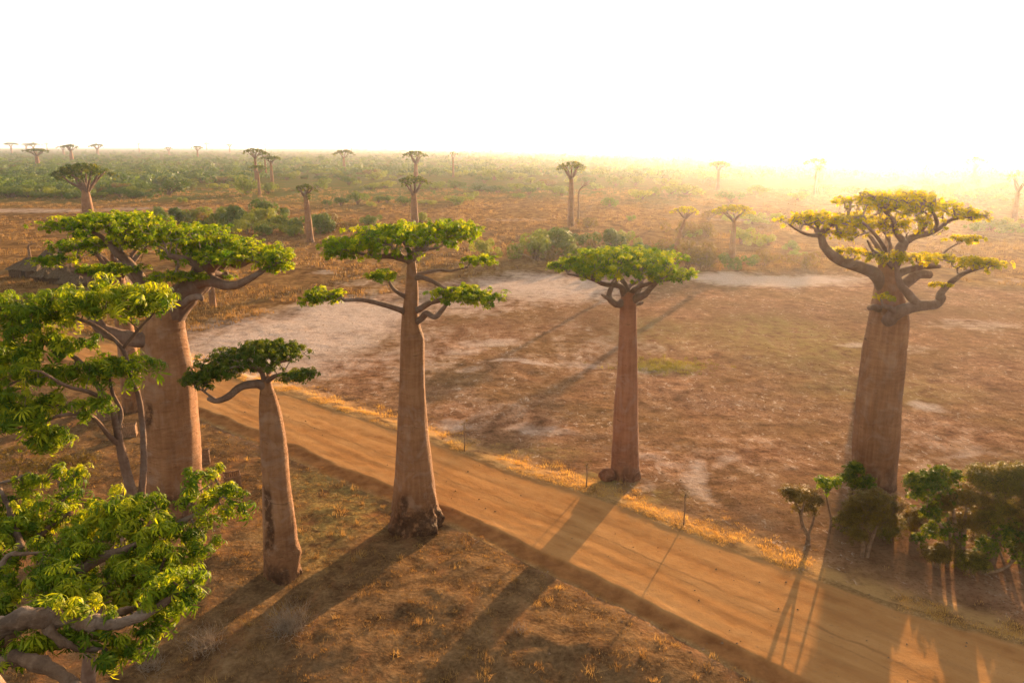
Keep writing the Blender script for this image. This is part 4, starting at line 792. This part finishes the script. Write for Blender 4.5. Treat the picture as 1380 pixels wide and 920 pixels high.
zones = [(0, 200, 240, 268, 52, "shrub of the dense left scrub around the thick forked baobab", "dense left scrub"), (0, 200, 220, 240, 34, "shrub of the dense left scrub around the thick forked baobab", "dense left scrub"),
         (200, 335, 224, 248, 34, "shrub in the green scrub behind the big rounded dark bush", "green scrub left of the cluster"), (375, 560, 221, 244, 30, "shrub in the hazy green scrub either side of the V shaped baobab", "scrub behind the middle grassland"),
         (560, 770, 222, 240, 18, "shrub of the hazy bush belt either side of the lone slender baobab", "hazy bush belt"), (1200, 1380, 240, 276, 16, "faint shrub lost in the glow near the glowing faint baobab", "shrubs lost in the glow"), (960, 1200, 240, 275, 6, "backlit shrub on the glowing grassland on the sunward side of the plain", "shrubs in the glare")]
for x0, x1, y0, y1, n, lab, grp in zones:
    for i in range(n):
        px = x0 + (x1 - x0) * ((i * .618034) % 1) + random.uniform(-4, 4); py = y0 + (y1 - y0) * math.sqrt((i + .5) / n)
        s = S(px, py, G(px, py)[1]); hh = random.uniform(3.2, 6.5) / s; ww = hh * random.uniform(1.3, 2.1); put_shrub(px, py, ww, hh * .9, random.choices((0, 1, 2), (5, 6, 2))[0], lab, grp)

def far_scrub():
    rg = np.random.default_rng(77); n = 15000; b = MB()
    py = 199 + 64 * rg.uniform(0, 1, n) ** 1.35; px = rg.uniform(-260, 1640, n); g = np.array([G(a, c) for a, c in zip(px, py)])
    keep = (fbm(g[:, 0] / 140, g[:, 1] / 260, seed=60, oct=3) + np.where(px < 345, .42, np.where(px < 640, .42, .36)) + np.where(py < 216, .15, -.06 * (px > 345)) > 0) & (py < np.where(px < 205, 264, np.where(px < 345, 248, 244))); g = g[keep]; py = py[keep]; n = len(g)
    hgt = rg.uniform(2.2, 5.5, n) * np.where(py < 222, 1, .8) * rg.choice([.6, 1, 1.5], n, p=[.4, .4, .2]); wid = hgt * rg.uniform(.8, 1.5, n); z = land(g[:, 0], g[:, 1])[0]
    m = 26; d = norm(rg.normal(size=(n, m, 3)) + [0, 0, .3]); d[..., 2] = np.abs(d[..., 2]); rr = rg.uniform(.6, 1.05, (n, m, 1))
    C = np.stack([g[:, 0], g[:, 1], z + hgt * .28], 1)[:, None] + d * rr * np.stack([wid, wid, hgt * .72], 1)[:, None]; sz = np.repeat(hgt * .30, m)
    V, F, T = leaves(C.reshape(-1, 3), (d + rg.normal(0, .4, d.shape)).reshape(-1, 3), sz, nlf=3, width=.8, droop=.4, rg=rg)
    T = np.clip(np.repeat(np.repeat(rg.uniform(0, 1, n), m), 12) * .7 + T * .3, 0, 1); b.add(V, F, 0, T)
    o = b.build("far_scrub", M_SHRUB, smooth=False); tag(o, "hazy green bush country stretching away to the skyline", kind="stuff")
far_scrub()

# ------------------------------------------------------------------ shrubs and small trees at the lower right, beside the road
def small_tree(name, label, foot, stems, pads, leaf, lm, seed, cat="shrub", w=1.0, tip_r=.008, wander=.25):
    rg = np.random.default_rng(seed); bx, by = G(*foot); Y = by; org = np.array([bx, by, zl(bx, by) - .06]); root = thing(name, label, cat, org)
    skel = []; sr = []; 
    for i, (pts, w0, w1) in enumerate(stems):
        cc, rr = limb_pts(pts, Y, w0 * w, w1 * w, 5 * len(pts)); b = MB(); V, F = tube(cc, rr, 9, .12, seed + i); b.add(V, F); b.build("stem", M_STEM, root, org); h = len(cc) // 2; skel += list(cc[h:]); sr += list(rr[h:])
    tg = np.concatenate([pad_points(P(px, py, Y + dd), (rx * S(px, py, Y), rd, ry * S(px, py, Y)), int(n * 1.4), rg) for px, py, dd, rx, rd, ry, n in pads])
    p0, p1, r0, r1, tips = grow(skel, sr, tg, tip_r=tip_r, wander=wander, rg=rg); b = MB(); V, F = sticks(p0, p1, r0, r1, 4); b.add(V, F, 0)
    kw = dict(m=10, rc=.22, size=.09, nlf=4, width=.6, droop=.4); kw.update(leaf); m = kw.pop('m'); rc = kw.pop('rc'); sz = kw.pop('size'); V, F, T = clumps(tips, m, rc, sz, rg, **kw); b.add(V, F, 1, T)
    b.build("crown", [M_STEM, lm], root, org, smooth=False)
FEATHER = dict(m=14, rc=.24, size=.13, nlf=4, width=.24, droop=.15, up=1.0); BROAD = dict(m=9, rc=.20, size=.11, nlf=4, width=.65, droop=.5)
small_tree("shrub", "small feathery khaki shrub with forked stem, leftmost at the massive baobab's foot", (1087, 735), [([(1088, 737, 0), (1089, 722, 0), (1082, 708, 0), (1078, 690, 0), (1072, 676, 0)], 7, 3), ([(1089, 720, 0), (1095, 705, .1), (1098, 690, .2)], 4, 2), ([(1082, 708, 0), (1080, 695, -.2), (1084, 676, -.3)], 4, 2)], [(1078, 668, 0, 22, .7, 13, 70), (1096, 676, .2, 14, .5, 12, 30), (1062, 664, 0, 10, .4, 8, 16), (1086, 688, .1, 20, .6, 10, 30)], FEATHER, M_KHAKI, 401)
small_tree("shrub", "little tree with bright leaves on one thin stem left of the massive trunk", (1119, 716), [([(1118, 718, 0), (1120, 700, 0), (1116, 680, 0), (1113, 664, 0)], 4, 2)], [(1112, 652, 0, 11, .45, 12, 36), (1104, 648, 0, 7, .3, 6, 12), (1126, 650, .1, 10, .4, 7, 16)], BROAD, M_LEAF, 402)
small_tree("climbing_bush", "broad leaved climbing bush against the left side of the massive trunk", (1152, 690), [([(1150, 695, 0), (1148, 665, 0), (1152, 640, .2)], 6, 3), ([(1158, 695, 0), (1168, 670, -.2), (1166, 650, -.2)], 5, 2)], [(1150, 636, -.2, 16, .5, 16, 70), (1166, 655, -.5, 20, .5, 16, 60), (1140, 645, 0, 12, .4, 8, 24), (1178, 672, -.5, 16, .4, 10, 30)], BROAD, M_LEAF_DARK, 403)
small_tree("shrub", "twin stemmed khaki shrub directly in front of the massive baobab's foot", (1162, 752), [([(1161, 754, 0), (1163, 735, 0), (1160, 715, 0), (1154, 700, 0)], 6, 3), ([(1167, 754, 0), (1172, 735, .1), (1178, 718, .2), (1186, 700, .2)], 6, 3)], [(1165, 694, 0, 28, .9, 20, 120), (1198, 682, .3, 24, .7, 10, 60), (1156, 722, -.3, 14, .5, 10, 36), (1150, 686, 0, 16, .5, 12, 30), (1172, 676, -.3, 30, .8, 16, 110), (1192, 705, .2, 22, .7, 12, 40), (1140, 700, .1, 14, .5, 10, 24)], FEATHER, M_KHAKI, 404)
small_tree("shrub", "green leaved bush with bare lower stems, left one of the right hand thicket", (1277, 763), [([(1276, 765, 0), (1277, 740, 0), (1272, 715, -.1), (1262, 700, -.2), (1252, 690, -.3)], 6, 3), ([(1277, 745, 0), (1280, 715, .2), (1275, 690, .3), (1264, 660, .4)], 5, 2)], [(1250, 660, 0, 34, .9, 30, 150), (1272, 640, .3, 26, .8, 12, 70), (1234, 655, 0, 14, .6, 22, 50), (1256, 690, -.2, 18, .6, 12, 50), (1262, 715, 0, 20, .7, 14, 40), (1290, 725, .3, 16, .6, 12, 24)], BROAD, M_LEAF_DARK, 405)
small_tree("shrub", "khaki bush on three straight stems in the middle of the right hand thicket", (1293, 762), [([(1289, 764, 0), (1290, 735, 0), (1287, 705, 0), (1284, 685, 0)], 8, 4), ([(1296, 764, 0), (1297, 735, 0), (1300, 705, .1), (1302, 688, .1)], 9, 4), ([(1292, 760, .2), (1294, 720, .3), (1294, 690, .4)], 5, 3)], [(1292, 672, 0, 32, .9, 20, 130), (1270, 682, -.1, 18, .6, 12, 50), (1320, 676, .2, 22, .7, 14, 60), (1300, 705, .2, 30, .9, 16, 110), (1285, 730, .3, 18, .7, 14, 40)], FEATHER, M_KHAKI, 406)
small_tree("small_tree", "leaning small tree with dark spreading crown in the right hand thicket", (1334, 760), [([(1322, 764, 0), (1332, 738, 0), (1346, 714, 0), (1362, 695, .1)], 8, 4), ([(1336, 762, .1), (1344, 735, .2), (1356, 700, .3)], 10, 5), ([(1322, 742, .1), (1338, 706, .3), (1342, 678, .4)], 4, 2)], [(1342, 652, .2, 40, 1.2, 22, 190), (1372, 660, .3, 32, 1.0, 34, 150), (1318, 640, 0, 22, .8, 12, 60), (1366, 635, .2, 28, .8, 12, 70), (1350, 690, .2, 36, 1.1, 18, 150), (1325, 700, .3, 22, .8, 18, 70), (1376, 705, .3, 24, .9, 24, 90)], dict(FEATHER, m=16, rc=.30), M_OLIVE, 407, cat="small tree")
small_tree("shrub", "low dark leaved bush under the leaning tree at the right edge", (1350, 764), [([(1356, 766, 0), (1348, 745, 0), (1342, 728, 0)], 4, 2), ([(1358, 766, 0), (1368, 745, 0), (1376, 725, 0)], 4, 2)], [(1330, 738, -.3, 20, .6, 14, 50), (1368, 722, 0, 24, .8, 26, 80), (1350, 715, .2, 14, .5, 14, 30)], BROAD, M_LEAF_DARK, 408)
small_tree("shrub", "tall khaki bush cut by the right edge of the view", (1392, 770), [([(1390, 772, 0), (1388, 730, 0), (1382, 690, 0)], 8, 4)], [(1392, 690, 0, 26, 1.0, 40, 130), (1385, 735, 0, 16, .6, 20, 40)], FEATHER, M_KHAKI, 409)
small_tree("shrub", "sparse little green sprig on the dark litter left of the right hand thicket", (1243, 745), [([(1243, 747, 0), (1242, 735, 0), (1240, 725, 0)], 2, 1)], [(1240, 726, 0, 12, .4, 12, 14)], BROAD, M_LEAF_DARK, 410)
small_tree("shrub", "rusty brown shrub on the ground behind the near crown", (85, 665), [([(85, 667, 0), (78, 645, 0), (70, 628, 0)], 6, 2), ([(88, 667, 0), (100, 640, .2), (112, 625, .3)], 6, 2)], [(70, 628, 0, 44, 1.4, 16, 90), (110, 625, .4, 30, 1.2, 16, 60), (30, 632, .4, 30, 1.2, 14, 40)], dict(FEATHER, m=9), M_KHAKI, 411)
small_tree("shrub", "thin brown shrub between the slender tree and the left edge", (20, 650), [([(20, 652, 0), (26, 630, 0), (30, 612, 0)], 4, 2)], [(25, 612, 0, 34, 1.2, 16, 60)], dict(FEATHER, m=8), M_KHAKI, 412)

LOWB = dict(BROAD, m=8, rc=.17, size=.09)
for foot, ww, hh, lf, lm, label in [((1262, 764), 26, 26, FEATHER, M_KHAKI, "low khaki bush in front of the green leaved one in the thicket"), ((1308, 772), 30, 24, FEATHER, M_OLIVE, "low olive bush at the front of the thicket by the fallen branch"), ((1378, 764), 30, 40, LOWB, M_LEAF_DARK, "leafy dark bush reaching the ground under the tall khaki one"),
                               ((1196, 728), 30, 30, FEATHER, M_OLIVE, "olive bush hiding the right side of the massive trunk's foot"), ((1138, 716), 22, 24, LOWB, M_OLIVE, "low bush hiding the left side of the massive trunk's foot"), ((1232, 716), 26, 26, FEATHER, M_KHAKI, "low twiggy bush between the massive trunk and the thicket"), ((1330, 742), 40, 30, FEATHER, M_KHAKI, "twiggy bush behind the leaning tree's stems")]:
    x, y = foot
    small_tree("shrub", label, foot, [([(x + d * .25, y, 0), (x + d * .5, y - hh * .4, 0), (x + d, y - hh * .75, 0)], 4, 2) for d in (-ww * .5, 0, ww * .45)], [(x, y - hh * .55, 0, ww * .75, ww * .03, hh * .5, int(ww * 3)), (x + ww * .3, y - hh * .85, .1, ww * .4, .5, hh * .3, int(ww * 1.2))], lf, lm, 500 + x)
def dead_bush(foot, wd, ht, n, label, seed, lean=0.):
    rg = np.random.default_rng(seed); bx, by = G(*foot); root_z = zl(bx, by); b = MB(); p0 = []; p1 = []; r0 = []; r1 = []
    for i in range(n):
        p = np.array([rg.normal(0, wd * .2), rg.normal(0, wd * .2), 0]); d = np.array([rg.normal(lean, .6), rg.normal(0, .6), rg.uniform(.5, 1.2)]); d /= np.linalg.norm(d); L = ht * rg.uniform(.4, .6); r = .008
        for k in range(3):
            q = p + d * L * .5; p0.append(p); p1.append(q); r0.append(r); r1.append(r * .7); r *= .7; p = q; d = d + rg.normal(0, .45, 3); d /= np.linalg.norm(d)
    V, F = sticks(np.array(p0), np.array(p1), r0, r1, 4); b.add(V, F); o = b.build("dead_bush", M_DEAD); o.location = (bx, by, root_z - .03); tag(o, label, "dead bush")
dead_bush((392, 862), 1.6, 1.7, 260, "grey tangle of dry twigs below the shortest baobab", 1)
dead_bush((280, 880), 1.6, 1.5, 150, "dry dark twiggy bush on the shaded ground at the bottom left", 2)
dead_bush((205, 905), 1.2, 1.0, 90, "thin dry bush beside the near crown's lower edge", 3)
dead_bush((700, 862), .9, .6, 60, "small dry bush in the hollow of the bottom mound", 4)
dead_bush((1235, 690), 1.0, .7, 60, "low dry brush on the litter between massive trunk and thicket", 5)
def fallen_branch():
    b = MB(); g = [(1318, 772), (1345, 774), (1362, 768), (1374, 758)]; pts = np.array([[*G(*q), 0] for q in g]); pts[:, 2] = [zl(p[0], p[1]) + .08 + .2 * i for i, p in enumerate(pts)]
    V, F = tube(spline(pts, 18), np.linspace(.11, .04, 18), 8, .2, 3); b.add(V, F); c = pts.mean(0); tag(b.build("fallen_branch", M_STEM, None, (0, 0, 0)), "fallen curved branch lying in front of the right hand thicket", "branch")
fallen_branch()

# ------------------------------------------------------------------ roadside saplings, crates, huts
def sapling(foot, top, label, seed):
    rg = np.random.default_rng(seed); bx, by = G(*foot); h = P(foot[0], top, by)[2]; root = thing("sapling", label, "sapling", (bx, by, zl(bx, by) - .04), "saplings along the far verge")
    b = MB(); c = spline(np.array([[0, 0, 0], [.03, 0, h * .5], [.0, .02, h * .85], [.05, 0, h]]), 12); V, F = tube(c, np.linspace(.045, .022, 12), 7, .15, seed); b.add(V, F); b.build("stem", M_STEM, root)
    n = 26; k = rg.integers(7, 12, n); d = norm(rg.normal(size=(n, 3)) + [0, 0, .3]); q = c[k] + d * rg.uniform(.15, .42, (n, 1)); b = MB(); V, F = sticks(c[k], q, np.full(n, .008), np.full(n, .003), 4); b.add(V, F, 0)
    V, F, T = clumps(q, 3, .06, .05, rg, nlf=3, width=.5); b.add(V, F, 1, T); b.build("twigs", [M_DEAD, M_KHAKI], root, smooth=False)
sapling((626, 612), 573, "thin dry sapling on the far verge just right of the scarred baobab", 1)
sapling((790, 661), 628, "thin sapling on the far verge at the left foot of the umbrella crowned baobab", 2)
sapling((921, 711), 668, "thin sapling on the far verge between the umbrella crowned and the massive baobab", 3)

def box(b, c, s):
    c = np.array(c); s = np.array(s) / 2; V = np.array([[x, y, z] for x in (-1, 1) for y in (-1, 1) for z in (-1, 1)]) * s + c
    b.add(V, np.array([[0, 1, 3, 2], [4, 6, 7, 5], [0, 4, 5, 1], [2, 3, 7, 6], [0, 2, 6, 4], [1, 5, 7, 3]]))
def crate(foot, wpx, label, rz, seed):
    rg = np.random.default_rng(seed); bx, by = G(*foot); w_ = wpx * S(foot[0], foot[1], by) * .8; h = w_ * 1.05; root = thing("slatted_crate", label, "crate", (bx, by, zl(bx, by) - .03)); root.rotation_euler = (0, R(rg.uniform(-3, 3)), R(rz))
    for sx in (-1, 1):
        for sy in (-1, 1): b = MB(); box(b, (sx * w_ / 2, sy * w_ / 2, h / 2), (.09, .09, h + .06)); b.build("corner_post", M_WOOD, root, smooth=False)
    for side in range(4):
        b = MB(); a = side * math.pi / 2; n = 6
        for i in range(n):
            u = (i + .5) / n - .5; l = h * rg.uniform(.93, 1.02); x, y = u * (w_ - .12), w_ / 2 + .01; c, s_ = math.cos(a), math.sin(a); p = (x * c - y * s_, x * s_ + y * c, l / 2); wd = (w_ / n) * .62
            box(b, p, (wd if side % 2 == 0 else .02, .02 if side % 2 == 0 else wd, l))
        for zz in (.12, h - .08):
            x, y = 0, w_ / 2 + .035; c, s_ = math.cos(a), math.sin(a); box(b, (x * c - y * s_, x * s_ + y * c, zz), ((w_ + .1) if side % 2 == 0 else .03, .03 if side % 2 == 0 else (w_ + .1), .09))
        b.build("slatted_side", M_WOOD, root, smooth=False)
crate((314, 656), 24, "open slatted wooden crate standing alone on orange soil right of the stout trunk", 24, 1)
crate((274, 622), 20, "slatted crate half hidden by the right side of the stout trunk", 20, 2)
crate((176, 586), 19, "slatted crate seen between the slender tree's stems", 18, 3)
crate((110, 560), 20, "slatted crate behind the slender tree's left leaves", 12, 4)
crate((140, 567), 18, "slatted crate just left of the one between the stems", 30, 5)

def hut(px, foot, wpx, label, depth, hw, hr, rz, seed):
    bx, by = G(px, foot); s = S(px, foot, by); w_ = wpx * s; d = depth; by += d / 2; root = thing("thatched_hut", label, "hut", (bx, by, zl(bx, by) - .08)); root.rotation_euler = (0, 0, R(rz)); rg = np.random.default_rng(seed)
    b = MB(); box(b, (0, 0, hw / 2), (w_, d, hw)); wall = b
    b = MB(); box(b, (w_ * .02, -d / 2 - .012, hw * .42), (w_ * .13, .03, hw * .84)); b.build("doorway", M_DOOR, root, smooth=False)
    b = wall
    for i in range(13):
        x = -w_ / 2 + w_ * (i + .5) / 13
        if abs(x - w_ * .02) > w_ * .09: box(b, (x, -d / 2 - .03, hw / 2), (.07, .06, hw - .02))
    b.build("wall", M_REED, root, smooth=False)
    ov = .45; n = 26; m = 9; us = np.linspace(-1, 1, n); V = []                       # hipped thatch with a sagging, ragged eave
    b = MB(); ring = []
    for k in range(m):
        t = k / (m - 1); hx = (w_ / 2 + ov) * (1 - t) + (w_ * .22) * t; hy = (d / 2 + ov) * (1 - t) + .04 * t; z = hw - .18 + (hr + .18) * t ** .92
        pts = [(-hx + 2 * hx * i / n, -hy) for i in range(n)] + [(hx, -hy + 2 * hy * i / 10) for i in range(10)] + [(hx - 2 * hx * i / n, hy) for i in range(n)] + [(-hx, hy - 2 * hy * i / 10) for i in range(10)]
        ring.append([(x + rg.normal(0, .04), y + rg.normal(0, .04), z + rg.normal(0, .05) - .06 * (k == 0) * rg.uniform(0, 2)) for x, y in pts])
    q = len(ring[0]); V = np.array(ring).reshape(-1, 3); i, j = np.meshgrid(np.arange(m - 1), np.arange(q), indexing='ij'); j2 = (j + 1) % q
    F = np.stack([i * q + j, i * q + j2, (i + 1) * q + j2, (i + 1) * q + j], -1).reshape(-1, 4); top = np.array([[0, 0, hw + hr + .02]]); bot = np.array([[0, 0, hw - .1]]); a = np.arange(q)
    b.add(np.vstack([V, top, bot]), [F, np.stack([(m - 1) * q + a, (m - 1) * q + (a + 1) % q, np.full(q, m * q)], -1), np.stack([(a + 1) % q, a, np.full(q, m * q + 1)], -1)]); b.build("roof", M_THATCH, root, smooth=False)
hut(36, 376, 46, "largest thatched hut with reed walls and dark doorway at the left edge", 5.0, 1.7, 1.5, -14, 1)
hut(58, 381, 22, "small thatched hut leaning on the right side of the largest hut", 3.4, 1.1, 1.1, -30, 2)
hut(78, 384, 26, "thatched hut half covered by the stout baobab's lower left leaves", 4.0, 1.3, 1.3, 8, 3)
hut(96, 391, 30, "nearest thatched hut, its roof just above the near leaves", 4.0, 1.2, 1.4, -10, 4)
hut(60, 360, 22, "pale roofed hut farthest back in the row of huts", 4.0, 1.4, 1.4, 5, 5)
hut(150, 388, 36, "long low thatched shelter behind the stout baobab's limbs", 4.0, 1.5, 1.3, 3, 6)

# ------------------------------------------------------------------ grass and litter
def blades(x, y, hgt, spread, nb, rg, wid=.012, lean=.35, z=None):
    n = len(x); z = land(x, y)[0] if z is None else z
    bx = np.repeat(x, nb) + rg.normal(0, 1, n * nb) * np.repeat(spread, nb); by = np.repeat(y, nb) + rg.normal(0, 1, n * nb) * np.repeat(spread, nb); bz = np.repeat(z, nb) - .02
    h = np.repeat(hgt, nb) * rg.uniform(.45, 1.1, n * nb); a = rg.uniform(0, 6.28, n * nb); l = np.abs(rg.normal(0, lean, n * nb)) * h; wd = wid * np.repeat(hgt / hgt.mean(), nb)
    ux, uy = np.cos(a), np.sin(a); w_ = rg.uniform(0, 6.28, n * nb); wx, wy = np.cos(w_) * wd, np.sin(w_) * wd
    V = np.stack([np.stack([bx - wx, by - wy, bz], 1), np.stack([bx + wx, by + wy, bz], 1), np.stack([bx + ux * l, by + uy * l, bz + h], 1)], 1).reshape(-1, 3); k = np.arange(n * nb)[:, None] * 3
    t = np.clip(np.repeat(rg.uniform(.1, .9, n), nb * 3) + np.repeat(rg.normal(0, .12, n * nb), 3), 0, 1); return V, np.concatenate([k, k + 1, k + 2], 1), t
def grass():
    rg = np.random.default_rng(9)
    # verge beyond the road
    n = 8500; x = rg.uniform(-48, 24, n); df = np.abs(rg.normal(0, 1.2, n)) + .35; y = edge_far(x) + df / CS; k = fbm(x / 1.6, y / 1.6, seed=90, oct=3) > -.08; x, y = x[k], y[k]
    b = MB(); V, F, T = blades(x, y, rg.uniform(.06, .17, len(x)), np.full(len(x), .14), 12, rg, .009, .6); b.add(V, F, 0, T)
    n = 150; x = rg.uniform(-34, 16, n); y = edge_far(x) + rg.uniform(1.0, 3.6, n) / CS; V, F, T = blades(x, y, rg.uniform(.2, .38, n), np.full(n, .18), 26, rg, .010, .5); b.add(V, F, 0, T)
    tag(b.build("verge_grass", M_GRASS, smooth=False), "golden dry grass fringing the far side of the road", kind="stuff")
    # hummocks on the near side
    n = 30000; x = rg.uniform(-38, 16, n); y = rg.uniform(26, 76, n); dn = (edge_near(x) - y) * CS; k = (dn > 1.0) & (fbm(x / 1.8, y / 1.8, seed=91, oct=3) > -.12); x, y = x[k], y[k]
    b = MB(); V, F, T = blades(x, y, rg.uniform(.05, .17, len(x)), np.full(len(x), .09), 10, rg, .008, .7); b.add(V, F, 0, T * .8)
    tag(b.build("short_dry_grass", M_GRASS_B, smooth=False), "short dry grass over the hummocky ground on the near side of the road", kind="stuff")
    n = 420; x = rg.uniform(-26, 14, n); y = rg.uniform(27, 62, n); dn = (edge_near(x) - y) * CS; k = (dn > 1.2); x, y = x[k], y[k]; b = MB(); V, F, T = blades(x, y, rg.uniform(.18, .45, len(x)), rg.uniform(.08, .2, len(x)), 30, rg, .011, .6); b.add(V, F, 0, T)
    tag(b.build("grass_tufts", M_GRASS_B, smooth=False), "taller dry grass tufts on the shaded hummocks in front of the road", kind="stuff")
    # pan: thin stubble
    n = 15000; y = 44 + 85 * rg.uniform(0, 1, n) ** 1.3; x = rg.uniform(-1, 1, n) * y * .72; df = (y - edge_far(x)) * CS; k = (df > 1.5) & (y < field_far(x)) & (fbm(x / 3.0, y / 3.0, seed=92, oct=3) > .05); x, y = x[k], y[k]
    k = rg.uniform(0, 1, len(x)) < .6; x, y = x[k], y[k]; b = MB(); V, F, T = blades(x, y, rg.uniform(.05, .15, len(x)), np.full(len(x), .12), 8, rg, .010, .6); b.add(V, F, 1, T * .6)
    c = G(898, 494); n = 420; x = c[0] + rg.normal(0, 2.0, n); y = c[1] + rg.normal(0, 1.4, n); V, F, T = blades(x, y, rg.uniform(.18, .4, n), np.full(n, .16), 14, rg, .014, .4); b.add(V, F, 0, T)
    tag(b.build("pan_stubble", [M_TUFT, M_GRASS_B], smooth=False), "thin dry stubble and one yellow tuft patch on the dry pan", kind="stuff")
    # grassland
    n = 42000; y = 92 + 340 * rg.uniform(0, 1, n) ** 1.25; x = rg.uniform(-1, 1, n) * y * .74; k = (y > field_far(x) + 1.5) & (fbm(x / 7, y / 10, seed=93, oct=3) > -.06); x, y = x[k], y[k]; hg = rg.uniform(.22, .60, len(x)) * (1 + y / 600)
    b = MB(); V, F, T = blades(x, y, hg, np.full(len(x), .35), 9, rg, .05, .5); b.add(V, F, 0, T * .75)
    tag(b.build("savanna_grass", M_GRASS_B, smooth=False), "rough brown savanna grass beyond the dry pan", kind="stuff")
    # stones, dung and litter on the pan and under the thicket
    n = 2600; x = rg.uniform(-40, 60, n); y = 27 + 90 * rg.uniform(0, 1, n) ** 1.6; dn = land(x, y)[1]; z, dn, df = land(x, y); k = x > -60; n = len(x); s = .015 + .07 * rg.uniform(0, 1, n) ** 3
    V = np.array([[1, 0, 0], [0, 1, 0], [-1, 0, 0], [0, -1, 0], [0, 0, .8]]); VV = V[None] * s[:, None, None] * rg.uniform(.6, 1.4, (n, 5, 1)) + np.stack([x, y, z], 1)[:, None]; f = np.array([[0, 1, 4], [1, 2, 4], [2, 3, 4], [3, 0, 4]]); F = (np.arange(n)[:, None, None] * 5 + f).reshape(-1, 3)
    b = MB(); b.add(VV, F); tag(b.build("stones", M_STEM, smooth=False), "small dark stones and litter scattered over the road and pan", kind="stuff")
M_GRASS_B = leaf_mat("savanna_blade", (0.13, 0.075, 0.03), (0.24, 0.145, 0.055), (0.38, 0.25, 0.09), 0.4, tcol=(1.2, 1.0, 0.6))
grass()
